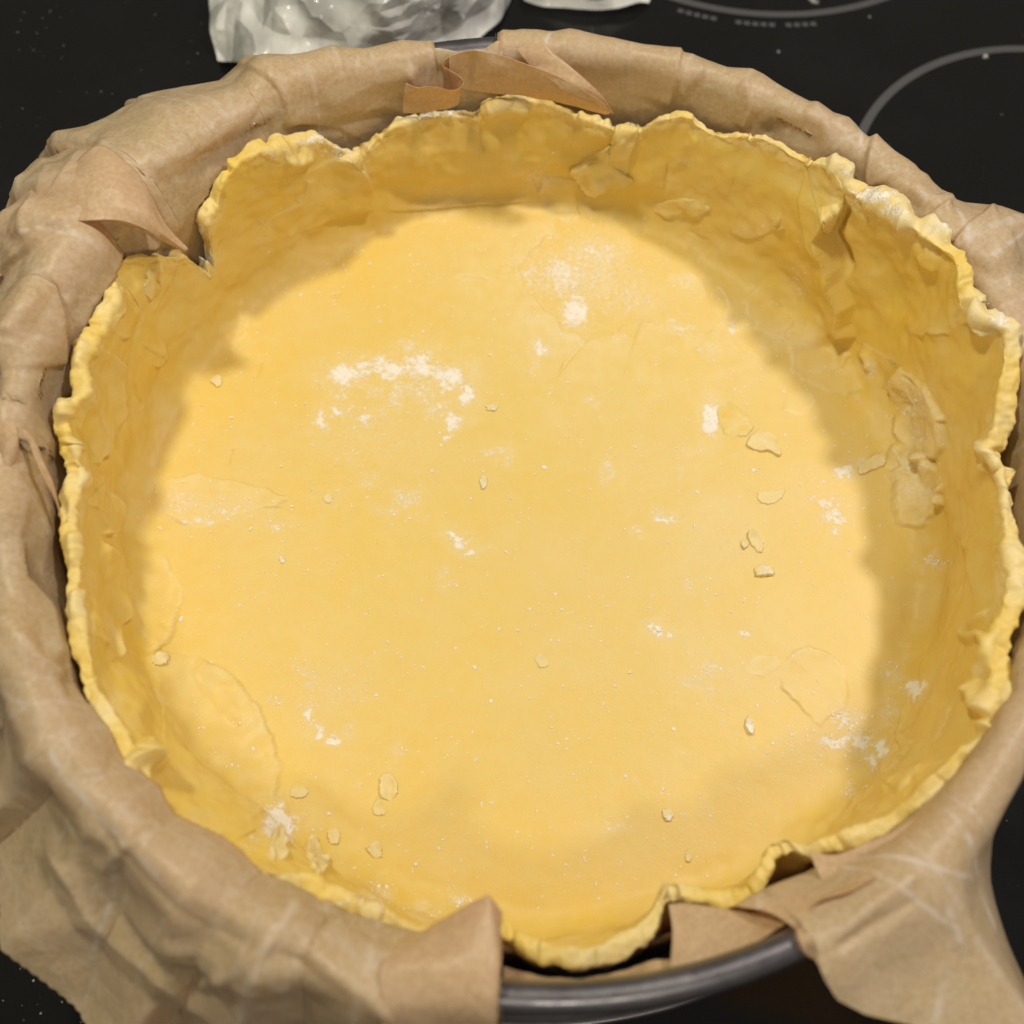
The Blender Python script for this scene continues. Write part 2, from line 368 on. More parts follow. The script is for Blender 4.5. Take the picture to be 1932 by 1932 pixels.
for k in np.linspace(0, 1, NW)[1:]:
    e = k*k*(3-2*k)
    rows_r.append(rb+(wt_s-rb)*(.4*k+.6*e)+(wt_r-wt_s)*smooth(.62, 1, np.array(k))); rows_z.append(fr+(wt_z-fr)*k)
for k in np.linspace(0, 1, 26)[1:]:
    t = np.pi*1.06*k-.06*np.pi*0
    hx = (ro-wt_r)/2
    hx = np.maximum(hx, .001); cx_ = (ro+ri)/2
    ex = (ro-ri)/2
    blend = smooth(0, .25, np.array(k))
    ct, st = math.cos(t), math.sin(t); ct = math.copysign(abs(ct)**.62, ct); st = math.copysign(abs(st)**.55, st)
    rows_r.append((wt_r)*(1-blend)+blend*(cx_-ex*ct)); rows_z.append(zo-tk*.5+tk*.5*st-tk*.12*(1-blend)-slant*tk*(.5-.5*ct)*np.where(np.abs(st) > .01, 1, 0)*0)
er, ez = rows_r[-1], rows_z[-1]
for k in np.linspace(0, 1, 18)[1:]:
    rows_r.append(er+(np.minimum(.1315, rb+.0042)-er)*smooth(0, .8, np.array(k))); rows_z.append(ez*(1-k)+.002*k)
RR, ZZ = np.array(rows_r).T, np.array(rows_z).T
NR = RR.shape[1]; iw0, il0, io0 = NF, NF+21+NW-1, NF+21+NW-1+25
G = np.stack([RR*np.cos(A)[:, None], RR*np.sin(A)[:, None], ZZ], -1)
nrm = grid_normals(G, True); nrm[:, 0] = (0, 0, 1)
if nrm[0, 40, 2] < 0: nrm = -nrm
kk = np.arange(NR)
wwall = smooth(NF-14, NF+14, kk)*(1-smooth(io0, io0+8, kk)); wlip = smooth(il0-14, il0, kk)*(1-smooth(io0+2, io0+10, kk))
disp = wwall[None, :]*(.0016*fbm(G, 42, 2, 1)+.0006*fbm(G, 130, 2, 4)) + wlip[None, :]*(.0005*fbm(G, 70, 2, 7)+.00018*fbm(G, 420, 2, 3)+.0013*(.18-np.abs(fbm(G, 150, 3, 41)))) \
     + (1-wwall)[None, :]*(.00045*fbm(G, 22, 2, 2)+.00013*fbm(G, 85, 3, 5))
PX, PY = project(G)
WALL_BR = [
 ('stepL', [(1548,296),(1572,340),(1592,381),(1573,419),(1562,437),(1577,472),(1587,503),(1590,527),(1609,575),(1608,606)], -.0, 60),
 ('stepR', [(1593,378),(1574,419),(1563,437),(1577,472),(1587,503),(1590,527),(1609,575),(1609,610),(1618,640)], .0085, 75, .08), ('line', [(1602,384),(1583,420),(1573,440),(1588,472),(1598,503),(1601,527)], -.0035, 7, .2),
 ('stepL', [(1513,330),(1530,400),(1548,450),(1575,490)], .0012, 40),
 ('stepR', [(676,283),(684,309),(701,349),(699,372),(706,392)], .0030, 60, .05),
 ('stepL', [(1162,228),(1160,272),(1128,292),(1092,310)], .0014, 45),
 ('stepL', [(706,398),(760,399),(820,394),(880,387),(960,383),(1035,378)], .0016, 45, .3),
 ('bump', [(830,300)], .0030, (120,45,0)), ('bump', [(980,290)], .002, (90,50,.2)), ('bump', [(800,365)], -.0022, (120,24,0)),
 ('bump', [(540,330)], .0025, (70,60,.5)), ('bump', [(700,430)], -.0012, (60,25,0)), ('bump', [(1350,330)], .0015, (120,50,.3)),
 ('bump', [(1400,470)], .0018, (90,40,.7)), ('bump', [(1440,420)], .0016, (50,24,.6)),
 ('bump', [(1690,560)], -.0025, (60,80,.5)), ('bump', [(1740,480)], .0022, (50,28,.8)), ('bump', [(1640,480)], -.0016, (26,60,-.3)), ('bump', [(1790,700)], .0018, (50,70,0)),
 ('line', [(1735,475),(1745,500),(1770,515)], .0012, 10), ('line', [(1690,600),(1730,625),(1790,630)], .0009, 12),
 ('stepR', [(335,475),(330,520),(305,570),(290,600)], .0010, 30), ('bump', [(230,560)], .002, (40,50,.3)), ('bump', [(330,560)], -.0015, (26,60,.4)),
 ('stepL', [(1860,985),(1838,1040),(1842,1120),(1838,1180)], .0012, 22), ('stepL', [(1800,1000),(1830,1040),(1832,1090),(1815,1140),(1770,1220),(1745,1260),(1735,1310)], .0012, 26),
 ('stepL', [(1735,1290),(1700,1350),(1690,1380),(1700,1420)], .0014, 24), ('stepL', [(1765,1400),(1700,1440),(1650,1500)], .0009, 24),
 ('line', [(300,1270),(360,1370),(420,1450)], -.0010, 20), ('stepL', [(355,1265),(390,1310),(430,1350),(470,1375)], .0012, 24), ('bump', [(250,1330)], .002, (25,60,-.4)),
 ('line', [(160,1060),(175,1160),(200,1240)], .0009, 14), ('line', [(205,1080),(220,1150),(215,1220)], -.0007, 9),
 ('line', [(429,880),(432,860),(440,845)], -.0006, 3), ('line', [(478,715),(488,700),(492,680)], -.0006, 3), ('stepL', [(860,520),(920,530),(960,520)], .0004, 20),
 ('bump', [(1060,1745)], .0, (30,30,0)),
]

def curve(p, per=10):
    P = np.array(p, float); k = len(P); t = np.linspace(0, k-1.0001, per*k); i = t.astype(int); f = (t-i)[:, None]; g = lambda j: P[np.clip(j, 0, k-1)]
    return (.5*((2*g(i))+(-g(i-1)+g(i+1))*f+(2*g(i-1)-5*g(i)+4*g(i+1)-g(i+2))*f*f+(-g(i-1)+3*g(i)-3*g(i+1)+g(i+2))*f**3)).tolist()
def rag(line, amp, seed):
    r_ = np.random.default_rng(seed); P = np.array(line, float); k = len(P); n = max(int(np.hypot(*np.diff(P, axis=0).T).sum()/4.5), 3)
    L = np.r_[0, np.cumsum(np.hypot(*np.diff(P, axis=0).T))]; t = np.linspace(0, L[-1], n)
    Q = np.stack([np.interp(t, L, P[:, 0]), np.interp(t, L, P[:, 1])], -1)
    w = np.zeros((n, 2))
    for m, g in ((2, .45), (5, .35), (11, .25), (22, .2)):
        q = np.interp(np.linspace(0, 1, n), np.linspace(0, 1, max(n//m, 2)), r_.normal(size=max(n//m, 2))); q2 = np.interp(np.linspace(0, 1, n), np.linspace(0, 1, max(n//m, 2)), r_.normal(size=max(n//m, 2)))
        w += np.stack([q, q2], -1)*g*(1 if m < 8 else 1.6)
    return (Q+w*amp).tolist()
# overlapping layers pressed together: (edge drawn so the raised layer is on its left, height, fade, edge raggedness, paleness)
LAYERS = [
 ([(1680, 770), (1690, 820), (1710, 848), (1740, 866), (1770, 862), (1782, 840), (1785, 790), (1765, 750), (1745, 720), (1720, 705), (1700, 696), (1683, 712), (1680, 770)], .0024, 200, 2.5, .9), ([(1671, 885), (1690, 915), (1683, 940), (1686, 970), (1705, 992), (1735, 998), (1755, 985), (1780, 955), (1785, 915), (1765, 880), (1750, 850), (1715, 855), (1690, 838), (1675, 852), (1671, 885)], .0030, 200, 2.5, .8),
 ([(525,1530),(522,1492),(530,1450),(520,1400),(495,1350),(470,1308),(430,1268),(390,1250),(340,1233),(290,1238),(255,1245)], .0015, 130, 3, .5),
 ([(160,868),(190,871),(202,852),(215,827),(230,802),(233,752),(230,711),(212,665),(180,645),(160,655)], .0022, 60, 3, .35),
 ([(180,1008),(218,1012),(234,990),(235,965),(212,925),(205,905),(180,895)], .0018, 40, 3, .3),
 ([(200,1245),(228,1235),(230,1190),(246,1140),(238,1090),(215,1045),(180,1020)], .0022, 55, 3, .3),
 ([(285,1235),(318,1205),(332,1160),(343,1125),(343,1110),(330,1092),(312,1066),(300,1040)], .0016, 34, 3, .5),
 ([(545,957),(548,945),(500,925),(450,910),(400,902),(360,897),(330,900),(300,915)], .0007, 34, 2.5, .5), ([(300,965),(340,988),(380,996),(420,986),(460,966),(500,961),(545,957)], .0006, 24, 2.5, .4),
 ([(1190,603),(1160,630),(1105,641),(1060,622),(1030,585),(1000,560),(985,540),(975,518),(1000,480),(1030,450),(1080,432)], .0011, 90, 4, .6),
 ([(1376,604),(1340,632),(1260,618),(1200,612)], .0011, 60, 3, .4), ([(1150,560),(1140,520),(1160,485),(1200,472)], .0008, 40, 3, .3), ([(1330,560),(1318,530),(1290,515),(1260,525)], .0006, 24, 3, .4),
 ([(1470,1262),(1480,1300),(1500,1325),(1525,1345),(1545,1368),(1565,1350),(1592,1338),(1600,1300),(1590,1260),(1565,1235),(1530,1222),(1500,1230),(1470,1262)], .0010, 40, 2, .35),
 ([(1402,1262),(1415,1276),(1440,1278),(1470,1255),(1465,1236),(1425,1238),(1402,1262)], .0007, 20, 2, .5),
 ([(1482,640),(1500,700),(1545,735),(1600,745),(1635,730)], .0011, 50, 3, .3), ([(1500,690),(1540,700),(1590,690),(1610,660)], .0009, 30, 3, .3), ([(1390,560),(1420,620),(1470,640),(1500,610)], .0012, 40, 4, .35), ([(1380,425),(1425,442),(1475,428),(1480,400)], .0010, 30, 4, .3),
 ([(1345,540),(1370,575),(1365,610),(1340,632)], .0012, 30, 2, .3), ([(1018,325),(1016,370),(1040,410),(1100,420)], .0011, 50, 4, .6), ([(195,600),(225,632),(262,640),(276,600),(262,570)], .0012, 34, 3, .2), ([(284,690),(300,692),(312,670),(310,645),(298,640)], .0011, 24, 2, .2),
 ([(1470,775),(1510,782),(1538,760),(1530,735)], .0004, 30, 2, .3), ([(1655,1460),(1690,1450),(1705,1420),(1722,1395)], .0016, 30, 2, .2), ([(1690,1500),(1740,1440),(1765,1395),(1790,1330)], .0012, 40, 2, .2), ([(460,560),(455,600),(430,650)], .0010, 30, 3, .15), ([(590,330),(560,380),(500,420)], .0009, 40, 4, .1),
 ([(850,524),(900,530),(950,524),(990,520)], .0004, 30, 2, .1), ([(470,600),(450,640),(425,660)], .0008, 18, 3, .2), ([(1225,390),(1270,415),(1330,408)], .0010, 24, 3, .2), ([(1700,620),(1745,635),(1800,630)], .0008, 40, 3, .1)]
ROLLS = [([(1840,812),(1850,835),(1866,858),(1882,885),(1893,920),(1896,955),(1888,985)], .0024, .25),
 ([(1893,1140),(1862,1165),(1824,1192),(1832,1206),(1852,1201),(1866,1214),(1858,1245),(1842,1275),(1826,1305)], .0017, .18),
 ([(1828,1290),(1846,1312),(1858,1338),(1852,1356)], .0026, .25), ([(1846,1368),(1866,1380),(1880,1402)], .0022, .2),
 ([(1902,1275),(1896,1310),(1892,1350),(1902,1395)], .0020, .25), ([(1836,1442),(1800,1462),(1764,1490),(1730,1518),(1690,1545)], .0021, .12),
 ([(114,802),(128,828),(145,848),(157,876),(160,905),(156,935)], .0019, .3), ([(130,752),(121,775),(126,798)], .0026, .3),
 ([(162,640),(154,670),(146,700)], .0018, .3), ([(136,1000),(138,1035),(140,1075)], .0018, .35), ([(146,1105),(142,1140),(147,1175)], .0020, .3),
 ([(238,1420),(262,1440),(286,1448),(306,1440)], .0026, .2), ([(205,1425),(232,1446),(258,1478)], .0024, .25), ([(262,1395),(270,1420),(262,1450)], .0022, .15),
 ([(1620,662),(1634,672),(1640,690),(1628,700)], .0020, .3), ([(1850,540),(1838,560),(1842,590),(1862,620),(1876,640)], .0026, .35),
 ([(1632,366),(1660,384),(1690,398),(1712,420),(1735,428)], .0036, .3), ([(1555,300),(1590,318),(1612,336)], .0026, .25), ([(1735,408),(1772,428),(1800,455)], .0026, .25),
 ([(526,288),(556,296),(590,280)], .0022, .2), ([(905,215),(940,200),(985,200),(1020,205)], .0020, .12)]
WALL_BR += [('line', curve(p), r_*1.35, r_*5200, .25) for k, (p, r_, f_) in enumerate(ROLLS)]
WALL_BR += [('line', rag([(x, y), (x+dx*.5, y+dy*.5+4), (x+dx, y+dy)], 2.0, 500+k), -.0007, 2.6, .3) for k, (x, y, dx, dy) in enumerate([(620,560,26,-8),(1295,470,30,12),(1060,560,-24,22),(300,1170,24,14),(1455,560,20,26),(905,225,10,60),(1262,300,-10,70),(420,360,-14,60),(1700,700,40,30),(250,720,20,50),(395,1420,40,30),(1290,430,60,20)])]
vis = (1-smooth(io0-8, io0, kk))[None, :]
PX0, PY0 = PX.copy(), PY.copy()
layD, layP, layE, layF = (np.zeros(PX.shape) for _ in range(4))
for k, (l, h, w, r_, p_) in enumerate(LAYERS):
    q = rag(l, r_*1.7, 300+k); Q = np.array(q); pad = 2.6*w+8
    m = (PX > Q[:, 0].min()-pad) & (PX < Q[:, 0].max()+pad) & (PY > Q[:, 1].min()-pad) & (PY < Q[:, 1].max()+pad) & (kk < io0)[None, :]
    d, tap = seg_field(PX[m], PY[m], q, w, .1); d = -d
    layD[m] += h*(.9 if h < .0025 else 1.2)*tap*smooth(-2.6, 2.6, d)*np.exp(-np.maximum(d, 0)/w)
    layP[m] = np.maximum(layP[m], p_*tap*smooth(-1.6, 1.6, d)*np.exp(-np.maximum(d, 0)/(w*1.3)))
    e_ = tap*smooth(-3, 3, d)*np.exp(-np.maximum(d, 0)/5.); layE[m] = np.maximum(layE[m], e_); layF[m] = np.maximum(layF[m], e_*(.30+.5*p_))
disp = disp + (brush(PX, PY, WALL_BR, 1.6)+layD*np.clip(.62+1.3*fbm(G, 80, 2, 111), .05, 1.3))*vis
topm = smooth(il0+2, il0+9, kk)*(1-smooth(io0-2, io0+5, kk))
disp = disp-topm[None, :]*nick[:, None]
G = G + nrm*disp[..., None]
# flour dusting (where it lies)
DUST = [(1725,760,40,50,.62),(1740,820,40,30,.55),(1720,880,44,30,.6),(1735,930,44,40,.5),(1200,900,120,80,.20),(1350,1000,140,100,.24),(1450,1280,120,80,.28),(1560,1400,100,60,.34),(700,820,140,90,.28),(620,1300,90,80,.28),(1100,1250,140,100,.14),(400,960,100,40,.34),(1540,930,110,70,.28),(1100,520,120,80,.5),(1180,560,70,44,.5),(670,700,40,16,.8),(722,690,34,20,.75),(775,688,34,26,.75),(826,706,30,26,.8),(700,735,30,16,.5),(800,742,34,26,.62),(762,735,30,26,.55),(640,745,26,26,.5),(824,772,30,20,.6),(878,790,26,20,.4),(650,708,34,22,1.1),(690,690,30,14,.75),(742,700,22,26,1.),(770,650,26,14,.6),(800,690,26,30,1.),(850,715,34,26,1.),(880,745,18,22,1.),(745,745,14,34,.6),(640,775,22,14,.85),(602,800,14,22,.8),(690,790,20,14,.8),(720,770,24,30,.4),(855,795,18,14,.85),(846,826,7,7,1.),
 (930,850,26,14,.6),(960,870,20,20,.4),(660,860,30,22,.35),(690,905,30,22,.35),(770,940,28,16,.6),(740,965,34,10,.4),(640,935,26,26,.3),(848,1008,14,10,.9),(868,1022,16,12,1.1),(888,1040,16,8,1.),(838,1090,14,30,.35),
 (1022,655,16,14,.9),(1010,690,20,20,.35),(1152,885,10,18,.55),(1135,900,14,14,.5),(1342,790,16,34,1.25),(1305,850,30,22,.3),(1280,890,10,20,.4),(1590,893,22,14,1.1),(1620,872,24,10,.6),(1555,945,34,12,.75),(1572,970,24,18,.8),(1575,1005,10,14,.9),(1610,955,20,20,.35),
 (1255,975,20,12,.8),(1205,1005,10,8,.7),(1243,1190,11,13,1.2),(1262,1195,8,8,.9),(1300,1100,10,20,.5),(1400,1195,14,8,.8),(1335,1262,30,16,.6),(1310,1285,34,14,.5),(1340,1300,20,20,.45),(1380,1260,30,10,.4),
 (1600,1355,44,22,.7),(1575,1395,34,14,1.),(1625,1405,20,26,1.1),(1662,1412,12,20,1.25),(1645,1440,12,14,1.1),(1680,1345,30,34,.5),(1610,1385,40,30,.45),(1729,1300,22,14,1.3),(1765,1058,20,12,.7),(1680,1270,26,18,.5),
 (525,1548,32,30,1.35),(545,1570,16,14,1.),(480,1590,22,18,.5),(570,1265,24,20,.5),(588,1290,14,22,.5),(640,1315,30,26,.45),(585,1350,8,22,1.),(605,1378,12,10,1.),(628,1392,18,9,1.2),(655,1380,14,18,.5),(520,1320,24,16,.45),(575,1340,20,26,.35),(755,1415,16,20,.5),(690,1240,20,20,.25),
 (350,950,52,26,.55),(430,960,50,12,.6),(520,985,24,12,.7),(380,985,40,10,.6),(1085,585,26,34,1.),(1060,520,60,50,.72),(1120,480,70,36,.62),(1000,520,24,30,.6),(1300,530,30,10,.6),(1290,618,34,12,.6),(1380,615,20,10,.7),(1340,660,20,14,.5),
 (820,213,60,10,.9),(595,262,40,10,.7),(520,283,20,8,.5),(640,285,26,10,.8),(1190,228,20,8,.9),(1650,372,40,16,.9),(1690,400,34,20,.6),(1600,320,24,14,.6),(1880,600,34,16,.7),(1780,430,40,16,.6),(1450,265,20,10,.4),(970,180,24,10,.5),(385,480,24,16,.7),(375,440,10,30,.6),(300,478,30,8,.3),
 (700,1700,50,26,.35),(800,1720,40,24,.4),(715,1690,30,20,.5),(870,1700,30,14,.5),(1160,1560,36,24,.4),(1330,1520,20,30,.25),(1600,1490,20,20,.5),(500,440,24,40,.3),(1020,340,34,24,.5),(1480,640,60,30,.35),(1640,690,18,14,.6),(1280,310,30,12,.3),(1410,440,50,20,.3),(1500,540,26,60,.3),(1120,760,14,14,.4),(1450,900,80,60,.12),(1100,1000,90,60,.08),(930,1120,100,80,.06),(330,330,0,0,0)]
PX, PY = project(G); dust = np.zeros(PX.shape)
PX = PX+15*perlin(G, 170, 51)+9*perlin(G, 480, 55); PY = PY+15*perlin(G, 170, 61)+9*perlin(G, 480, 65)
for x, y, rx, ry, a in DUST:
    if a <= 0: continue
    m = (np.abs(PX-x) < 4.4*rx) & (np.abs(PY-y) < 4.4*ry)
    g_ = ((PX[m]-x)/rx)**2+((PY[m]-y)/ry)**2; dust[m] = np.maximum(dust[m], np.maximum(a*np.exp(-g_), .40*min(a, 1)*np.exp(-g_/5.)))
dust = np.maximum(dust, .20*wwall[None, :]*smooth(.05, .7, fbm(G, 75, 3, 81)))
dust += .10*wlip[None, :] + .04
dryL = np.maximum(layP, layE*.9); dust = np.maximum(dust, layF*np.clip(.5+1.4*fbm(G, 160, 2, 121), 0, 1)*vis)
for k, (p, r_, f_) in enumerate(ROLLS): dryL = np.maximum(dryL, brush(PX0, PY0, [('line', curve(p), f_*2.2, r_*5200, .2)], 1.6))
dryL = dryL*vis*(.7+.6*fbm(G, 200, 2, 99))
dust = np.maximum(dust, dryL*.22)
paleS = dryL+np.clip(wlip[None, :]*(.22+.8*fbm(G, 60, 3, 91)), 0, 1)+np.clip(wwall[None, :]*.28*smooth(.1, .8, fbm(G, 60, 3, 95)), 0, 1)+(1-wwall)[None, :]*(.16+.26*smooth(-.06, .09, G[..., 0]))+.15*smooth(.1, .8, fbm(G, 45, 3, 97))  # floor tone is set paler towards the right
crust = tag(empty("pie_crust"), "raw yellow shortcrust pastry pressed into the lined pan, dusted with flour", "pie crust")
SH_V = G.reshape(-1, 3); SH_F = grid_faces(NT, NR, True)
shell = mesh_obj("dough_shell", SH_V, SH_F, DOUGH, crust, {"flour": dust.ravel(), "dry_pale": np.clip(paleS, 0, 1).ravel()})
Gc = G[::2]; Gc = Gc[:, sorted(set(range(0, NR, 2)) | {NR-1})]
BVH = BVHTree.FromPolygons(Gc.reshape(-1, 3).tolist(), grid_faces(Gc.shape[0], Gc.shape[1], True).tolist())
LAST = [(np.zeros(3), np.array([0, 0, 1.]))]
def onto(x, y, strict=False):
    d = ray(x, y); d = d/np.linalg.norm(d)
    h = BVH.ray_cast(Vector(CAM), Vector(d), 2.)
    if h[0] is None:
        return LAST[0] if not strict else None
    n = np.array(h[1]); p = np.array(h[0])
    if n@d > 0: n = -n
    LAST[0] = (p, n)
    return p, n

# ------------------------------------------------------------------ pieces of pastry
def closed_spline(P, n):
    P = np.array(P, float); k = len(P); t = np.linspace(0, k, n, endpoint=False); i = t.astype(int); f = (t-i)[:, None]
    p0, p1, p2, p3 = P[(i-1) % k], P[i % k], P[(i+1) % k], P[(i+2) % k]
    return .5*((2*p1)+(-p0+p2)*f+(2*p0-5*p1+4*p2-p3)*f*f+(-p0+3*p1-3*p2+p3)*f**3)
def patch(name, poly, thick, parent, flour=.0, rag=3., lift=0., seed=0, n=96, bumpy=.14, liftdir=None, rings=16, mat=None):
    r_ = np.random.default_rng(seed+11)
    if False:
        Q = np.array(poly+poly[:1], float); Ls = np.r_[0, np.cumsum(np.hypot(*np.diff(Q, axis=0).T))]; tq = np.linspace(0, Ls[-1], n, endpoint=False)
        C = np.stack([np.interp(tq, Ls, Q[:, 0]), np.interp(tq, Ls, Q[:, 1])], -1)
    else: C = closed_spline(poly, n)
    cen = C.mean(0)
    ang = np.linspace(0, 2*np.pi, n, endpoint=False)
    w = sum(r_.normal()*np.sin(ang*k+r_.uniform(0, 6.28))/(k**.45) for k in range(3, 40, 2))
    ev = np.clip(.5+.42*sum(r_.normal()*np.sin(ang*k+r_.uniform(0, 6.28))/k**.5 for k in range(1, 7)), .12, 1.15) if parent is not None else np.ones(n)
    d = C-cen; L = np.hypot(*d.T)[:, None]; C = C + d/L*(w[:, None]*(rag*.25+.022*L.mean()*(parent is not None)))
    V, H, FL = [], [], []
    edge = np.array([26., 14., 8., 4.6, 2.8, 1.3, 0., -1.2]); he = np.array([1., .97, .92, .84, .70, .42, .06, -.10])
    fin = np.linspace(0.0, 1, rings-7)[:-1]; Lr = np.hypot(*(C-cen).T)
    e0 = np.minimum(1, Lr.min()/40.)*(1 if parent is not None else .6)
    QR = [(Lr-edge[0]*e0)*f for f in fin]+[Lr-e*e0 for e in edge]; hh = np.r_[np.ones(len(fin)), he]; fr_ = np.arange(len(QR))
    onto(*cen); base = []; dirs = (C-cen)/Lr[:, None]; XY = []
    for q in QR:
        for j in range(n):
            x, y = cen+dirs[j]*q[j]; XY.append((x-cen[0], y-cen[1])); base.append(onto(x, y))
    P0 = np.array([b[0] for b in base]); NN = np.array([b[1] for b in base])
    # soften normals over the patch so the piece is a sheet, not a copy of every bump
    NN = NN.reshape(len(fr_), n, 3); NN = .4*NN+.6*NN.mean((0, 1)); NN /= np.linalg.norm(NN, axis=-1, keepdims=True); NN = NN.reshape(-1, 3)
    nz = fbm(P0, 220, 2, seed*3.1)
    qf = np.array([q.mean() for q in QR])/Lr.mean(); wgt = smooth(.25, .97, qf)[:, None]; em = (1-wgt)*.7+wgt*ev[None, :]
    Hh = np.repeat(hh, n)*thick*(1+bumpy*nz*2)*np.where(np.repeat(hh, n) > 0, em.ravel(), 1)
    if lift:
        ld = np.array(liftdir or (0, 1.)); pr = np.array(XY)@ld; pr = np.clip(pr/np.abs(pr).max(), 0, 1)
        Hh = Hh + lift*pr**2
    Vv = P0+NN*Hh[:, None]
    fl = flour*(1+.8*nz) if flour else np.zeros(len(Vv))
    dry_pale = np.clip(.5+.6*nz, 0, 1) if parent is not None else np.clip(.9+.3*nz, 0, 1)
    F_ = []
    for a in range(len(fr_)-1):
        for j in range(n):
            F_.append((a*n+j, a*n+(j+1) % n, (a+1)*n+(j+1) % n, (a+1)*n+j))
    F_ = np.array(F_)
    if parent is None:
        org = Vv.mean(0); o = mesh_obj(name, Vv-org, F_[:, ::-1], mat or DOUGH, None, {"flour": fl, "dry_pale": dry_pale}); o.location = org
    else: o = mesh_obj(name, Vv, F_[:, ::-1], mat or DOUGH, parent, {"flour": fl, "dry_pale": dry_pale})
    return o
def blob(x, y, rx, ry, rot, k=9, seed=1, irr=.18):
    r_ = np.random.default_rng(seed); out = []
    for j in range(k):
        a = 2*np.pi*j/k; m = 1+irr*r_.normal(); px, py = rx*m*math.cos(a), ry*m*math.sin(a)
        out.append((x+px*math.cos(rot)-py*math.sin(rot), y+px*math.sin(rot)+py*math.cos(rot)))
    return out
PATCHES = [
 ([(275,515),(288,496),(303,497),(304,520),(296,550),(283,567),(272,545)], .0012, .15),
 ([(1240,385),(1300,375),(1340,392),(1310,410),(1260,412)], .0012, .08),
 ([(1352,780),(1375,760),(1400,775),(1420,800),(1410,822),(1380,825),(1362,808)], .0007, .15),
]
for k, (poly, t, fl) in enumerate(PATCHES):
    patch("dough_patch", poly, t, crust, fl, rag=2.0, seed=k)
fl_ = patch("dough_flap", [(1164,236),(1186,228),(1204,232),(1200,270),(1182,325),(1196,342),(1152,351),(1122,360),(1100,350),(1085,331),(1076,318),(1098,306),(1140,282),(1160,262)], .0026, crust, .08, rag=2.2, lift=.0035, liftdir=(-.2, 1.), seed=71)
patch("dough_flap", [(1528,312),(1552,305),(1585,345),(1593,379),(1576,418),(1562,436),(1552,432),(1542,400),(1530,350)], .0010, crust, .12, rag=.6, lift=.0022, liftdir=(.6, .6), seed=72)

def roll_(path, rad, parent, flour=.1, seed=0, sink=.75, name="dough_roll"):
    r_ = np.random.default_rng(seed); P = np.array(path, float); k = len(P)
    t = np.linspace(0, k-1.0001, max(24, 9*k)); i = t.astype(int); f = (t-i)[:, None]
    g = lambda j: P[np.clip(j, 0, k-1)]
    C = .5*((2*g(i))+(-g(i-1)+g(i+1))*f+(2*g(i-1)-5*g(i)+4*g(i+1)-g(i+2))*f*f+(-g(i-1)+3*g(i)-3*g(i+1)+g(i+2))*f**3)
    pn = [q for q in (onto(x, y, True) for x, y in C) if q is not None]
    if len(pn) < 8: return None
    st = np.array([q[0] for q in pn]); jump = np.r_[0, np.linalg.norm(np.diff(st, axis=0), axis=1)]
    cut = np.where(jump > .008)[0]
    if len(cut): pn = pn[:cut[0]] if cut[0] > len(pn)/2 else pn[cut[-1]:]
    C = np.zeros((len(pn), 2)); X = np.array([q[0] for q in pn]); Nn = np.array([q[1] for q in pn])
    for _ in range(3): X[1:-1] = (X[:-2]+2*X[1:-1]+X[2:])/4; Nn[1:-1] = (Nn[:-2]+2*Nn[1:-1]+Nn[2:])/4
    Nn /= np.linalg.norm(Nn, axis=1)[:, None]; T = np.gradient(X, axis=0); T /= np.linalg.norm(T, axis=1)[:, None]; B = np.cross(T, Nn); B /= np.linalg.norm(B, axis=1)[:, None]
    u = np.linspace(0, 1, len(C)); rr = rad*np.clip(np.minimum(u, 1-u)*7, .05, 1)**.5*(1+.3*perlin(X, 120, seed))
    ns = 16; a = np.linspace(0, 2*np.pi, ns, endpoint=False)
    Gd = X[:, None]+Nn[:, None]*(rr[:, None, None]*(1-sink))+rr[:, None, None]*(np.cos(a)[None, :, None]*B[:, None]*1.55+np.sin(a)[None, :, None]*Nn[:, None]*.72)
    Gd = Gd + (Gd-X[:, None])*(.30*fbm(Gd, 150, 2, seed+2)+.05*perlin(Gd, 700, seed))[..., None]
    Fq = grid_faces(ns, len(C), True); Gt = Gd.transpose(1, 0, 2)
    return mesh_obj(name, Gt.reshape(-1, 3), Fq, DOUGH, parent, {"flour": np.full(ns*len(C), flour), "dry_pale": np.full(ns*len(C), .5)})
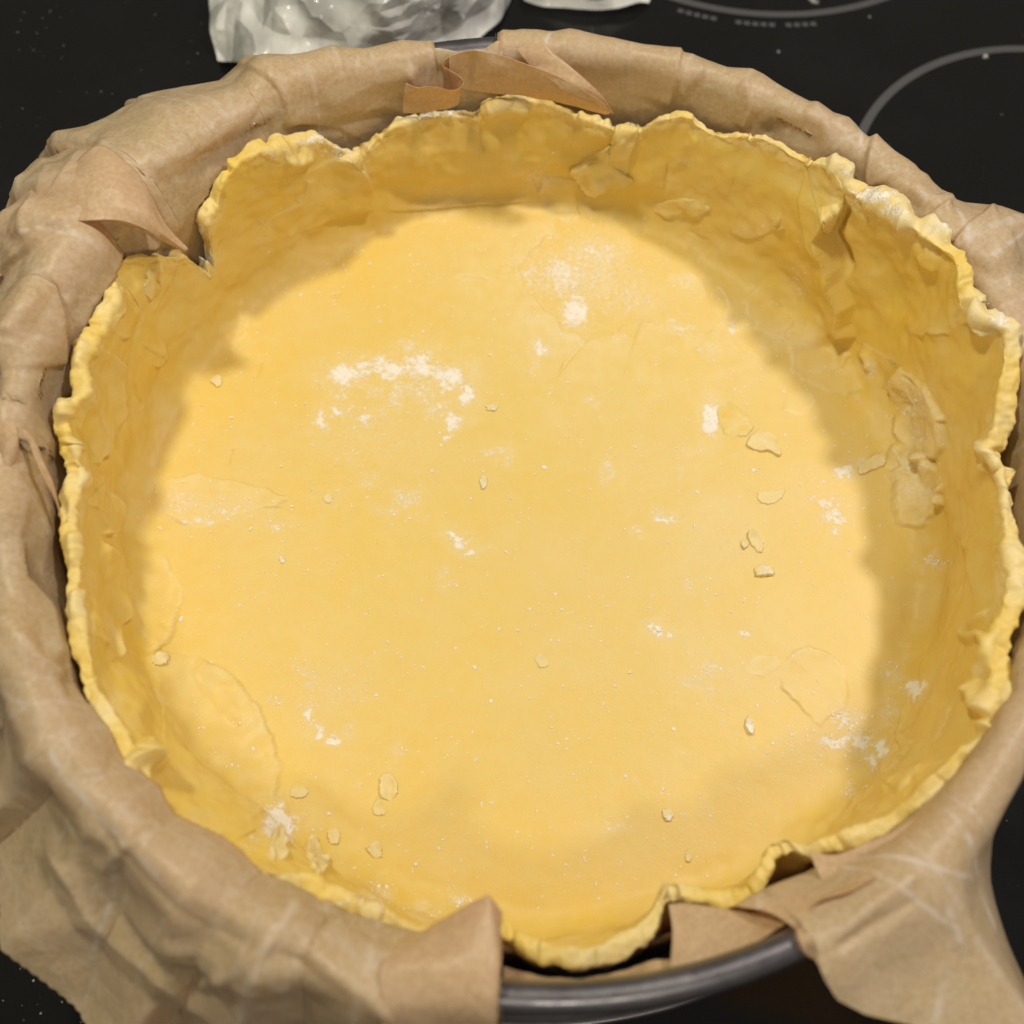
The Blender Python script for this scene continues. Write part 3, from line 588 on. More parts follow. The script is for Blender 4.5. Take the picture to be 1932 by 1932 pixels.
SCRAPS = [
 ([(1408,842),(1420,820),(1440,816),(1462,828),(1474,850),(1470,862),(1450,852),(1430,852)], .0016, .12, .0012, "jagged pale dough scrap beside the white flour blob, right of centre"),
 ([(1620,880),(1648,862),(1668,862),(1668,878),(1640,890),(1622,896)], .0012, .15, .001, "small flat dough scrap touching the big floured flake by the right wall"),
 ([(1430,930),(1462,926),(1482,924),(1470,944),(1450,952),(1432,946)], .0007, .08, 0, "thin faint dough chip below the jagged scrap, right of centre"),
 ([(1410,1008),(1424,1004),(1440,1024),(1436,1042),(1420,1034)], .0014, .15, .001, "curled pale dough shaving above the little rectangular block"),
 ([(1397,1024),(1407,1018),(1412,1028),(1402,1036)], .0011, .2, 0, "tiny dough crumb just left of the curled shaving"),
 ([(1425,1071),(1452,1068),(1461,1074),(1458,1085),(1430,1089),(1424,1082)], .0019, .3, 0, "little rectangular pale dough block alone right of centre"),
 ([(718,1470),(733,1458),(748,1475),(749,1500),(733,1511),(716,1498)], .0017, .12, 0, "rounded dough crumb in the lower left, above a triangular chip"),
 ([(706,1515),(716,1510),(730,1528),(722,1538),(706,1537)], .0013, .08, 0, "triangular dough chip just under the rounded crumb, lower left"),
 ([(548,1490),(572,1485),(582,1492),(572,1506),(552,1504)], .0010, .08, 0, "flat dough chip right of the big pressed slab, lower left"),
 ([(576,1590),(590,1584),(606,1602),(616,1628),(610,1648),(594,1645),(580,1618)], .0022, .06, 0, "long oval dough lump near the lower left wall"),
 ([(618,1572),(632,1564),(642,1574),(638,1592),(622,1592)], .0014, .06, 0, "small round dough crumb above the oval lump, lower left"),
 ([(696,1598),(708,1586),(720,1600),(718,1618),(704,1618),(692,1604)], .0016, .15, 0, "floury round dough crumb right of the oval lump"),
 ([(1008,1240),(1018,1234),(1030,1240),(1034,1256),(1020,1260),(1012,1250)], .0008, .12, 0, "thin translucent dough fleck alone below the centre"),
 ([(905,905),(914,900),(920,908),(915,922),(909,922)], .0009, .35, 0, "drop-shaped floury fleck below the big flour arc"),
 ([(398,716),(408,708),(420,716),(414,730),(402,726)], .0008, .08, 0, "small square dough fleck left of the flour arc"),
 ([(918,766),(930,763),(940,768),(932,776),(920,774)], .0008, .25, 0, "oval fleck at the right end of the flour arc"),
 ([(1406,1360),(1412,1352),(1420,1362),(1418,1384),(1410,1382)], .0014, .5, 0, "upright floury crumb left of the lower right flour patch"),
 ([(1250,1530),(1262,1526),(1270,1538),(1262,1550),(1252,1544)], .0010, .3, 0, "pale crumb in the lower middle right of the flour smear"),
 ([(1293,1612),(1299,1602),(1304,1612),(1301,1625),(1294,1624)], .0009, .1, 0, "thin upright crumb in the shaded lower right"),
 ([(285,1240),(305,1232),(318,1242),(306,1256),(290,1254)], .0014, .1, .0, "dough crumb at the top edge of the lower left slab"),
 ([(528,1052+0),(536,1050),(538,1060),(530,1062)], .0008, .9, 0, "lone white flour nub left of centre"),
 ([(612,935),(622,930),(628,942),(620,950),(612,946)], .0005, .1, 0, "pale faint fleck right of the floury streak"),
 ([(505,1600),(520,1565),(535,1580),(540,1615),(522,1625),(508,1618)], .0020, .12, .001, "torn dough shred under the flour heap, lower left"),
]
for k, (poly, t, fl, lf, lab) in enumerate(SCRAPS):
    o = patch("dough_scrap", poly, t*.66, None, fl+.16, rag=4.0, bumpy=.6, lift=lf, liftdir=(0, -1.), seed=200+k, n=48, rings=12)
    tag(o, lab, "dough scrap", "loose pastry scraps on the dough")

# flour grains: real specks lying on the pastry
ico_v = []; p_ = (1+5**.5)/2
for a, b in ((-1, p_), (1, p_), (-1, -p_), (1, -p_)): ico_v += [(a, b, 0), (0, a, b), (b, 0, a)]
ico_v = np.array(ico_v)/math.hypot(1, p_)
ico_f = []
d2 = ((ico_v[:, None]-ico_v[None])**2).sum(-1); mn = d2[d2 > 1e-6].min()*1.05
for i in range(12):
    for j in range(i+1, 12):
        for k in range(j+1, 12):
            if d2[i, j] < mn and d2[j, k] < mn and d2[i, k] < mn:
                f_ = (i, j, k); nn = np.cross(ico_v[j]-ico_v[i], ico_v[k]-ico_v[i]); ico_f.append(f_ if nn@ico_v[i] > 0 else (i, k, j))
ico_f = np.array(ico_f)
def grains(name, pts, mat, seed=1):
    r_ = np.random.default_rng(seed); V, Fq = [], []
    for q, (p, n, s_) in enumerate(pts):
        v = ico_v*(1+.35*r_.normal(size=(12, 1))); v = v*np.array([s_*r_.uniform(.7, 1.5), s_*r_.uniform(.6, 1.1), s_*.55])
        a = r_.uniform(0, 6.28); ca, sa = math.cos(a), math.sin(a); v = np.stack([ca*v[:, 0]-sa*v[:, 1], sa*v[:, 0]+ca*v[:, 1], v[:, 2]], -1)
        n = np.asarray(n); t1 = np.cross(n, (0.3, 1, .1)); t1 /= np.linalg.norm(t1); t2 = np.cross(n, t1)
        V.append(np.asarray(p)+n*s_*.25+v[:, :1]*t1+v[:, 1:2]*t2+v[:, 2:]*n); Fq.append(ico_f+12*q)
    return mesh_obj(name, np.concatenate(V), np.concatenate(Fq), mat, None, smooth_=False)
pts = []
for x, y, rx, ry, a in DUST:
    if a < .3 or rx == 0: continue
    for k in range(int(rx*ry*a*.055)+2):
        px, py = x+rng.normal()*rx*.62, y+rng.normal()*ry*.62
        p, n = onto(px, py); pts.append((p, n, abs(rng.normal())*.00014+.00007))
for k in range(2300):
    a = rng.uniform(0, 6.28); r_ = .121*math.sqrt(rng.uniform()); P = np.array([r_*math.cos(a), r_*math.sin(a), .0])
    x, y = project(P[None]); p, n = onto(x[0], y[0]); pts.append((p, n, abs(rng.normal())*.00016+.00008))
for x, y, s_ in [(1128,1295,4),(1160,1295,8),(1140,1308,4),(1243,1190,10),(1250,1490,9),(1180,1465,7),(785,1632,9),(845,1662,6),(866,1702,8),(1068,1632,5),(912,1640,4),(715,1672,7),(700,1665,6),(680,1480,5),(1405,888,5),(575,762,6),(380,765,6),(382,775,5),(520,760,4),(855,598,5),(500,1078,7),(1060,1150,6),(520,1085,4),(1010,1180,5),(1380,1155,6),(1075,825,6),(1210,860,5),(965,940,6),(982,968,5),(1165,640,3),(715,600,4),(725,575,3),(1770,1060,8),(1020,1105,5),(1340,1540,5)]:
    p, n = onto(x, y); pts.append((p, n, s_*.00007)); 
    for q in range(3):
        p, n = onto(x+rng.normal()*9, y+rng.normal()*9); pts.append((p, n, s_*.000025))
fl = grains("flour_grains", pts, FLOUR)
tag(fl, "white flour grains scattered over the yellow pastry", "flour", kind="stuff")
pts = []
for k in range(24):
    x, y = (rng.uniform(1600, 2000), rng.uniform(1540, 1990)) if k % 2 else (rng.uniform(1150, 2000), rng.uniform(0, 460))
    pts.append((atz(x, y, ZS), (0, 0, 1), abs(rng.normal())*.00012+.00005))
for k in range(60):
    pts.append((atz(rng.uniform(-20, 200), rng.uniform(1600, 1950), ZS), (0, 0, 1), abs(rng.normal())*.00015+.00006))
    pts.append((atz(rng.uniform(0, 420), rng.uniform(0, 260), ZS), (0, 0, 1), abs(rng.normal())*.00012+.00005))
for x, y, s_ in [(1469,98,.0006),(1531,3,.0018),(1858,109,.0016),(1640,32,.0004),(12,1682,.0006),(1460,1700,.0005),(1380,1860,.0006)]:
    pts.append((atz(x, y, ZS), (0, 0, 1), s_))
tag(grains("stove_crumbs", pts, GRIT, 5), "pale flour specks scattered on the black stovetop", "flour specks", kind="stuff")

# ------------------------------------------------------------------ parchment paper
paper = tag(empty("parchment_paper"), "crumpled brown parchment paper lining the pan and folded over its rim", "parchment paper")
NTP, NS = 1600, 170
TP = np.arange(NTP)*360./NTP; AP = np.radians(TP); ringp = np.stack([np.cos(AP), np.sin(AP), 0*AP], -1)
d1 = gsmooth(pinterp(TP, [(0,70),(18,28),(32,14),(40,40),(47,74),(60,80),(90,80),(110,80),(116,72),(123,56),(130,36),(138,26),(150,22),(160,24),(172,36),(185,62),(200,72),(215,68),(235,64),(250,66),(262,76),(276,84),(292,60),(300,30),(312,22),(318,34),(321,84),(335,86),(350,84)]), 10)
d2_ = gsmooth(pinterp(TP, [(0,85),(18,55),(32,45),(40,65),(47,85),(90,88),(112,85),(123,70),(130,58),(138,50),(150,48),(165,54),(180,68),(195,62),(205,48),(220,36),(238,34),(248,48),(258,66),(268,84),(285,70),(300,12),(312,6),(318,14),(321,84),(335,88),(350,85)]), 10)
L1 = pinterp(TP, [(0,.012),(120,.010),(135,.018),(150,.022),(163,.020),(172,.013),(195,.014),(240,.016),(262,.016),(300,.010),(330,.012)])
crest_r = gsmooth(pinterp(TP, [(0,.1405),(15,.1408),(28,.1412),(38,.1412),(48,.1408),(90,.1400),(112,.1395),(125,.1415),(135,.1435),(155,.1440),(175,.1425),(190,.1400),(215,.1415),(240,.1420),(270,.1405),(300,.1405),(318,.1398),(330,.1390),(350,.1395)]), 8)
crest_z = gsmooth(pinterp(TP, [(0,.0618),(15,.0612),(50,.0612),(62,.0612),(90,.0614),(112,.0612),(135,.064),(155,.065),(175,.063),(200,.0615),(240,.0622),(270,.0618),(330,.0618)]), 8)
smax = np.full(NTP, .150)
smax = pinterp(TP, [(0,.15),(101.6,.15),(101.85,.062),(104,.060),(107.5,.060),(110.6,.062),(110.85,.15),(183,.15),(186.5,.072),(188.2,.066),(189.8,.072),(192,.15),(205,.150),(212,.126),(221,.112),(230,.115),(241,.128),(252,.145),(262,.15),(271.4,.14),(271.9,.046),(274,.039),(285,.039),(294,.040),(298.5,.056),(299.5,.066),(300.2,.080),(302,.086),(305,.092),(309,.105),(313,.125),(316,.14),(318.6,.11),(320.4,.092),(322,.088),(325,.095),(330,.15)])
smax = smax + .0007*np.abs(((TP*3.2) % 1)*2-1)*(np.abs(TP-225) < 25)
leanin = pinterp(TP, [(0,0),(190,.0008),(225,.0014),(240,.0026),(262,.0028),(270,.0030),(280,.0035),(292,.0035),(300,.005),(308,.003),(316,.001),(325,0)])
tt = np.linspace(0, 1, NS)
NS0 = 200; S0 = np.linspace(0, .152, NS0); BR, BZ = np.zeros((NTP, NS0)), np.zeros((NTP, NS0))
wob = .0010*perlin(ringp*.14, 45, 2)
for i in range(NTP):
    a1, a2 = math.radians(d1[i]), math.radians(d2_[i]); cr_, cz_ = crest_r[i], crest_z[i]+wob[i]
    a0 = a1*.45
    lean = leanin[i]
    pts_ = [(.1340, .0), (.1345-lean, .030), (.1357-lean*1.5, .048), (cr_-.0040, cz_-.0030), (cr_-.0008, cz_-.0004), (cr_+.0022, cz_-.0002-.0012*math.sin(a0))]
    q = pts_[-1]; pts_.append((q[0]+.0035*math.cos(a0), q[1]-.0035*math.sin(a0)))
    q = pts_[-1]; pts_.append((q[0]+L1[i]*math.cos(a1), q[1]-L1[i]*math.sin(a1)))
    q = pts_[-1]; am = (a1+a2)/2; pts_.append((q[0]+.008*math.cos(am), q[1]-.008*math.sin(am)))
    q = pts_[-1]; pts_.append((q[0]+.09*math.cos(a2), q[1]-.09*math.sin(a2)))
    Q = np.array(pts_); S_ = np.r_[0, np.cumsum(np.hypot(*np.diff(Q, axis=0).T))]
    fine = np.linspace(0, S_[-1], 240); R_ = np.interp(fine, S_, Q[:, 0]); Z_ = np.interp(fine, S_, Q[:, 1])
    w = np.hanning(11)[1:-1]; w /= w.sum(); R_[4:-4] = np.convolve(R_, w, 'valid'); Z_[4:-4] = np.convolve(Z_, w, 'valid')
    BR[i] = np.interp(S0, fine, R_); BZ[i] = np.interp(S0, fine, Z_)
famp = gsmooth(pinterp(TP, [(0,.3),(20,.8),(45,.9),(60,.7),(85,.55),(112,.5),(127,.5),(138,.9),(150,1.3),(175,1.2),(200,1.0),(225,.9),(255,.9),(272,.7),(298,.25),(316,.25),(330,.6)]), 20)[:, None]
# taut panels of paper between sharp radial creases
rk = np.random.default_rng(77); nodes = []; q = 1.5
while q < 359: nodes.append(q); q += rk.uniform(2.6, 8.5) if not 298 < q < 317 else rk.uniform(6, 9)
nodes = np.array(nodes); K = len(nodes); skew = rk.normal(size=K)*22
ST = np.array([0, .034, .050, .058, .066, .078, .095, .120, .153]); SD = np.array([0, 0, .0008, .0013, .0015, .0022, .0030, .0040, .0046])
off = rk.normal(size=(K, len(ST)))*.45+(np.where(np.arange(K) % 2 == 0, 1, -1)*rk.uniform(.2, 1.3, K))[:, None]
off = off*SD*np.interp(nodes, TP, famp[:, 0])[:, None]
G0 = np.zeros((NTP, NS0, 3)); palN = np.zeros((NTP, NS0)); prn = rk.uniform(0, 1, K)*(rk.uniform(size=K) < .55)
TPW = np.r_[TP-360, TP, TP+360]
for j in range(NS0):
    na = np.sort(nodes+skew*(S0[j]-.06)); R1 = np.interp(na, TP, BR[:, j], period=360); Z1 = np.interp(na, TP, BZ[:, j], period=360)
    j0, j1 = max(j-1, 0), min(j+1, NS0-1)
    tr = np.interp(na, TP, BR[:, j1]-BR[:, j0], period=360); tz = np.interp(na, TP, BZ[:, j1]-BZ[:, j0], period=360); tl = np.maximum(np.hypot(tr, tz), 1e-9)
    o_ = np.array([np.interp(S0[j], ST, off[k]) for k in range(K)])
    R1 = R1-tz/tl*o_; Z1 = Z1+tr/tl*o_
    aw = np.r_[na[-1]-360, na, na[0]+360]; Rw = np.r_[R1[-1], R1, R1[0]]; Zw = np.r_[Z1[-1], Z1, Z1[0]]; Xw, Yw = Rw*np.cos(np.radians(aw)), Rw*np.sin(np.radians(aw))
    G0[:, j, 0] = np.interp(TP, aw, Xw); G0[:, j, 1] = np.interp(TP, aw, Yw); G0[:, j, 2] = np.interp(TP, aw, Zw)
    kx = np.clip(np.searchsorted(na, TP), 1, K-1); nearer = np.where(np.abs(TP-na[kx-1]) < np.abs(TP-na[kx]), kx-1, kx)
    palN[:, j] = np.exp(-(np.radians(TP-na[nearer])*.14/.0006)**2)*prn[nearer]*smooth(.05, .06, S0[j])
SS = tt[None, :]*np.minimum(smax, .152)[:, None]; fi = SS/S0[1]; f0 = np.minimum(fi.astype(int), NS0-2); ff = (fi-f0); ii = np.arange(NTP)[:, None]
Gp = G0[ii, f0]*(1-ff)[..., None]+G0[ii, f0+1]*ff[..., None]; palN = palN[ii, f0]
Gp[..., 2] = np.maximum(Gp[..., 2], ZS+.0035)
Np = grid_normals(Gp, True)
if Np[0, 40]@np.array([-1, 0, 0]) < 0: Np = -Np          # towards the inside / upwards
# random creases in the unrolled sheet
U = (AP*.14)[:, None]+0*SS; creaseD = np.zeros(SS.shape); pale = .55*palN
r_ = np.random.default_rng(21)
for k in range(190):
    u0, s0 = r_.uniform(0, 2*np.pi*.14), r_.uniform(.035, .14); ang = r_.choice([r_.normal(0, .5)+np.pi/2, r_.uniform(0, np.pi)]); ln = r_.uniform(.008, .035)
    w = r_.uniform(.0025, .009); amp = r_.normal()*.0008*(w/.006)*np.interp(u0/.14*180/np.pi, TP, famp[:, 0])
    du = (U-u0+np.pi*.14) % (2*np.pi*.14)-np.pi*.14; ds = SS-s0
    m = (np.abs(du) < ln+w) & (np.abs(ds) < ln+w)
    al = du[m]*math.cos(ang)+ds[m]*math.sin(ang); ac = -du[m]*math.sin(ang)+ds[m]*math.cos(ang)
    win = smooth(0, .5, 1-np.abs(al)/ln)
    creaseD[m] += amp*np.maximum(0, 1-np.abs(ac)/w)*win
    if r_.uniform() < .55: pale[m] = np.maximum(pale[m], np.exp(-(ac/.0006)**2)*win*r_.uniform(.3, 1))
creaseD += .00025*fbm(Gp, 55, 2, 3)
def facets(U, S, cell, seed, warp):
    '''piecewise flat facets over a warped triangular lattice; returns height and closeness to a crease'''
    rr = np.random.default_rng(seed); tab = rr.normal(size=(64, 64)); tb2 = rr.uniform(size=(64, 64, 2))
    q = np.stack([U, S, 0*U+seed], -1); x = U/cell+warp*perlin(q, .55/cell, 1); y = S/cell+warp*perlin(q, .55/cell, 31)
    y2 = y/.866; x2 = x-.5*y2; i, j = np.floor(x2).astype(int), np.floor(y2).astype(int); a, b = x2-i, y2-j
    up = (a+b) > 1; g = lambda m, n: tab[m % 64, n % 64]
    lo = g(i, j)*(1-a-b)+g(i+1, j)*a+g(i, j+1)*b; hi = g(i+1, j+1)*(a+b-1)+g(i+1, j)*(1-b)+g(i, j+1)*(1-a)
    mb = np.where(up, np.minimum(np.minimum(a+b-1, 1-b), 1-a), np.minimum(np.minimum(1-a-b, a), b))
    return np.where(up, hi, lo), np.exp(-(mb/.05)**2)*smooth(.55, .8, tb2[i % 64, j % 64, up.astype(int)])
for cu, cs, sk, amp, sd, wp in ((.020, .034, .3, .0009, 45, .15), (.010, .018, -.5, .00035, 47, .2)):
    h_, e_ = facets(U+sk*SS, SS*cu/cs, cu, sd, wp); creaseD += amp*famp*h_*smooth(.030, .052, SS); pale = np.maximum(pale, e_*.35*np.minimum(famp, 1))
XP, YP = project(Gp)
PB = [('stepR', [(1287,92),(1280,150),(1264,204)], .0016, 60), ('stepL', [(444,122),(509,154),(526,170),(536,198),(531,240)], .0012, 60, .1), ('ridge', [(264,327),(360,276),(430,230),(509,175)], .0018, 30),
 ('stepR', [(362,476),(300,448),(251,424),(200,412),(160,415),(120,429),(73,473),(0,527),(-60,560)], .0026, 130, .03), ('ridge', [(182,273),(264,327),(324,447)], .0022, 40),
 ('stepR', [(91,516),(104,560),(113,597),(120,698)], .0026, 60, .1), ('ridge', [(91,516),(40,600),(-20,700)], .002, 35), ('ridge', [(70,560),(20,640)], .0015, 20),
 ('ridge', [(182,273),(120,380),(60,440),(0,500)], .0022, 35), ('ridge', [(100,300),(90,380),(60,470)], .0016, 28), ('stepR', [(60,350),(85,400),(70,470)], .001, 40), 
 ('stepL', [(1618,235),(1636,262),(1640,330),(1652,360)], .0022, 60, .1), ('ridge', [(1520,200),(1560,240),(1620,235)], .0014, 22), ('stepL', [(1790,386),(1745,412),(1722,446)], .0018, 45), ('stepL', [(1868,404),(1822,432),(1795,472)], .0022, 60), ('ridge', [(1715,345),(1745,380),(1800,385)], .0014, 20), ('ridge', [(1700,395),(1760,430)], .0012, 20),
 ('ridge', [(1405,150),(1420,200),(1400,240)], .0012, 20), ('ridge', [(1330,125),(1300,150),(1285,180)], .001, 18), ('ridge', [(1430,250),(1480,240),(1560,262)], -.0018, 24),
 ('ridge', [(530,240),(620,235),(700,225),(757,215)], -.0020, 22), ('stepL', [(530,228),(640,240),(690,270)], .0015, 20), ('ridge', [(770,120),(776,150),(757,180)], .0016, 22), ('ridge', [(600,200),(700,150),(800,130)], .0016, 40),
 ('ridge', [(0,1150),(60,1240),(120,1290)], .0018, 24), ('ridge', [(35,1080),(90,1160),(110,1260)], .002, 26), ('stepL', [(130,1430),(160,1465),(200,1470)], .0012, 26),
 ('ridge', [(190,1645),(230,1600),(290,1568)], .0012, 18), ('ridge', [(380,1860),(440,1830),(520,1770)], .0014, 20), ('ridge', [(80,1560),(180,1720),(260,1800),(420,1932)], .0022, 40), ('ridge', [(130,1480),(210,1590),(330,1720),(480,1790),(640,1830)], -.0020, 46),
 ('ridge', [(560,1780),(680,1860),(780,1932)], .0016, 24), ('ridge', [(600,1700),(640,1760),(560,1800)], .0014, 22), ('stepR', [(500,1690),(620,1745),(760,1815),(820,1850)], .0012, 24),
 ('ridge', [(1735,1690),(1650,1740),(1560,1800)], -.0010, 14), ('ridge', [(1745,1640),(1790,1720),(1815,1800)], .0006, 22), ('ridge', [(1560,1775),(1630,1720),(1740,1640)], .0010, 16)]
bd = brush(XP, YP, PB, 4.0)
for b in PB:
    if b[0] in ('ridge',) and b[2] > 0:
        d, tap = seg_field(XP, YP, b[1], 1, .2); pale = np.maximum(pale, .35*np.exp(-(d/1.8)**2)*tap)
wsh = smooth(.030, .048, SS)
Gp = Gp + Np*(np.maximum(creaseD+.0012, -.0012)*wsh+bd*wsh)[..., None]
Gp[..., 2] = np.maximum(Gp[..., 2], ZS+.002)
# the sheet lies on the bead and outside/inside the pan wall, never through it
rp = np.hypot(Gp[..., 0], Gp[..., 1]); dr, dz = rp-RB, Gp[..., 2]-ZR; dd = np.maximum(np.hypot(dr, dz), 1e-6); need = TB+.0008
inside = (dr < 0) & (dz < 0) & (SS < .06); push = (dd < need)
nr = np.where(push, RB+dr/dd*need, rp); nz_ = np.where(push, ZR+dz/dd*need, Gp[..., 2])
nr = np.where((SS < .058) & (nz_ < ZR-.001), np.minimum(nr, .1364), nr)
rdo = np.interp(np.degrees(np.arctan2(Gp[..., 1], Gp[..., 0])) % 360, np.r_[TH, 360], np.r_[ro, ro[0]])+.0009; zdo = np.interp(np.degrees(np.arctan2(Gp[..., 1], Gp[..., 0])) % 360, np.r_[TH, 360], np.r_[zo, zo[0]])+.0005
low = (SS < .066) & (nz_ < zdo); nr = np.where(low & (nz_ < ZR-.0015), np.maximum(nr, np.minimum(rdo, .1363)), nr)
outs = (SS > .072) & (nz_ < ZR); nr = np.where(outs, np.maximum(nr, RB+.0044), nr)
dr = nr-RB; under = (np.hypot(dr, nz_-ZR) < need) & (SS > .035); nz_ = np.where(under, ZR+np.sqrt(np.maximum(need**2-dr**2, 0)), nz_)
Gp[..., 0] *= nr/rp; Gp[..., 1] *= nr/rp; Gp[..., 2] = nz_
mesh_obj("paper_sheet", Gp.reshape(-1, 3), grid_faces(NTP, NS, True), PAPER, paper, {"crease": (pale*wsh).ravel()})

def cr(P, t):            # Catmull-Rom along axis 0
    k = len(P); i = np.minimum(t.astype(int), k-2); f = (t-i).reshape(-1, *([1]*(P.ndim-1)))
    g = lambda j: P[np.clip(j, 0, k-1)]
    p0, p1, p2, p3 = 2*P[0]-P[1] if False else g(i-1), g(i), g(i+1), g(i+2)
    return .5*((2*p1)+(-p0+p2)*f+(2*p0-5*p1+4*p2-p3)*f*f+(-p0+3*p1-3*p2+p3)*f**3)
def cloth(name, grid, mat, parent, nu=40, nv=24, crump=.0006, seed=0, zig=None, linear=False, sc=70, attr=True):
    """sheet through a grid of control points (x, y, height above the pastry floor)"""
    P = np.array([[atz(*q) for q in row] for row in grid]); a, b = P.shape[:2]
    tu, tv = np.linspace(0, a-1.0001, nu), np.linspace(0, b-1.0001, nv)
    f1 = (lambda X, t: X[t.astype(int)]+(X[np.minimum(t.astype(int)+1, len(X)-1)]-X[t.astype(int)])*(t-t.astype(int)).reshape(-1, *([1]*(X.ndim-1)))) if linear else cr
    Q = f1(P, tu); Q = f1(Q.transpose(1, 0, 2), tv).transpose(1, 0, 2)
    n = grid_normals(Q, False); Q = Q+n*(crump*fbm(Q, sc, 3, seed))[..., None]
    if zig:
        e = np.abs((np.arange(nu)/2.) % 1*2-1)*zig; dv = Q[:, -1]-Q[:, -2]; Q[:, -1] += dv/np.maximum(np.linalg.norm(dv, axis=1, keepdims=True), 1e-9)*e[:, None]
    o = mesh_obj(name, Q.reshape(-1, 3), grid_faces(nu, nv), mat, parent, {"crease": np.zeros(nu*nv)} if attr else None)
    md = o.modifiers.new("thickness", 'SOLIDIFY'); md.thickness = .00012; md.offset = 0
    return o
# curled loop and loose folded strip at the back
cloth("paper_curl", [[(764,157,.056),(761,185,.050),(760,214,.044)],[(785,166,.056),(782,188,.050),(780,214,.044)],[(815,166,.056),(815,186,.050),(813,210,.044)],[(848,171,.056),(846,188,.050),(842,208,.044)],[(866,166,.0565),(864,182,.051),(860,202,.045)],[(877,154,.057),(872,172,.052),(866,196,.046)],[(868,141,.0585),(864,162,.053),(860,190,.046)],[(848,131,.060),(848,152,.054),(848,184,.046)],[(836,122,.062),(836,146,.055),(838,180,.046)],[(842,110,.0635),(848,140,.056),(850,180,.046)],[(866,99,.0645),(874,140,.056),(876,184,.046)]], PAPER, paper, 70, 22, .0009, 3)
cloth("paper_fold", [[(846,106,.0640),(848,130,.060),(850,165,.052)],[(882,95,.0645),(888,125,.0585),(880,170,.050)],[(915,97,.0640),(928,135,.058),(918,175,.049)],[(955,106,.0635),(985,148,.057),(965,178,.049)],[(1000,122,.063),(1030,168,.0555),(1010,186,.048)],[(1050,143,.0615),(1080,184,.0545),(1062,196,.048)],[(1098,170,.059),(1118,200,.053),(1105,208,.047)],[(1140,196,.056),(1152,212,.051),(1142,218,.046)]], PAPER, paper, 60, 26, .0004, 9)
cloth("paper_fold", [[(975,92,.0655),(985,106,.064),(1003,126,.0615),(1035,148,.060),(1060,170,.0575)],[(1022,78,.0675),(1035,104,.065),(1055,130,.0625),(1085,160,.060),(1100,186,.056)],[(1026,82,.0660),(1060,112,.064),(1100,146,.0615),(1135,180,.0575),(1158,214,.051)]], PAPER, paper, 40, 40, .0005, 12)
# pinched fold crossing the gap in the pastry, upper left
cloth("paper_fold", [[(-40,440,.050),(-40,485,.052),(-40,545,.0500)],[(60,372,.0575),(55,420,.0600),(73,474,.0570)],[(135,310,.0650),(125,365,.0675),(128,424,.0650)],[(185,274,.0680),(190,345,.0700),(170,416,.0670)],[(230,300,.0675),(240,370,.0690),(228,417,.0665)],[(272,345,.0640),(280,395,.0650),(270,431,.0630)],[(312,420,.0580),(308,438,.0590),(304,452,.0570)],[(356,470,.0520),(350,474,.0520),(346,476,.0510)]], PAPER, paper, 44, 26, .0006, 15)
# torn layers on the left rim
cloth("paper_flap", [[(-40,860,.058),(-30,900,.055),(-10,1000,.050)],[(-30,800,.0645),(-5,860,.062),(-5,965,.056)],[(2,794,.0665),(12,850,.064),(8,930,.058)],[(26,797,.0665),(34,840,.064),(27,880,.060)],[(33,808,.0655),(36,850,.062),(24,900,.058)]], PAPER, paper, 40, 22, .0005, 18, zig=.0006)
cloth("paper_flap", [[(30,806,.0655),(48,812,.0645)],[(48,820,.0650),(66,830,.063)],[(60,850,.0625),(82,872,.060)],[(76,885,.0600),(98,906,.057)],[(98,930,.0570),(108,945,.054)],[(110,965,.0530),(114,975,.051)]], PAPER, paper, 60, 8, .0003, 21, zig=.0005)
# upright tip by the cut edge at the front
cloth("paper_tip", [[(745,1772,.050),(725,1800,.0600),(715,1840,.063),(720,1920,.060),(730,2010,.045)],[(800,1752,.0555),(790,1790,.0625),(785,1835,.065),(800,1920,.061),(810,2010,.045)],[(862,1718,.0600),(860,1775,.0650),(862,1835,.0665),(875,1920,.062),(880,2010,.045)],[(914,1690,.0640),(916,1770,.0665),(918,1838,.0670),(920,1920,.0625),(918,2010,.045)],[(928,1694,.0640),(936,1770,.0660),(940,1835,.0665),(934,1920,.0620),(928,2010,.045)],[(948,1722,.0610),(946,1780,.0640),(944,1836,.0650),(938,1920,.0610),(934,2010,.045)]], PAPER, paper, 44, 40, .0005, 24)
# pleats between pastry and rim, lower right
cloth("paper_pleat", [[(1528,1606,.050),(1540,1640,.052),(1556,1668,.0535)],[(1580,1612,.051),(1588,1635,.053),(1592,1655,.054)],[(1640,1590,.0525),(1650,1612,.054),(1655,1622,.055)],[(1700,1562,.0535),(1712,1580,.055),(1716,1588,.056)],[(1760,1520,.0545),(1770,1535,.056),(1774,1541,.057)]], PAPER, paper, 50, 18, .0005, 27)
cloth("paper_pleat", [[(1478,1662,.046),(1470,1690,.050),(1462,1725,.053)],[(1492,1672,.049),(1494,1700,.053),(1494,1730,.056)],[(1512,1690,.053),(1520,1700,.0565),(1506,1745,.0585)],[(1545,1688,.055),(1548,1694,.0575),(1542,1702,.060)],[(1600,1666,.0565),(1604,1673,.059),(1600,1684,.061)],[(1652,1645,.058),(1656,1653,.0605),(1650,1660,.062)]], PAPER, paper, 50, 18, .0004, 30)
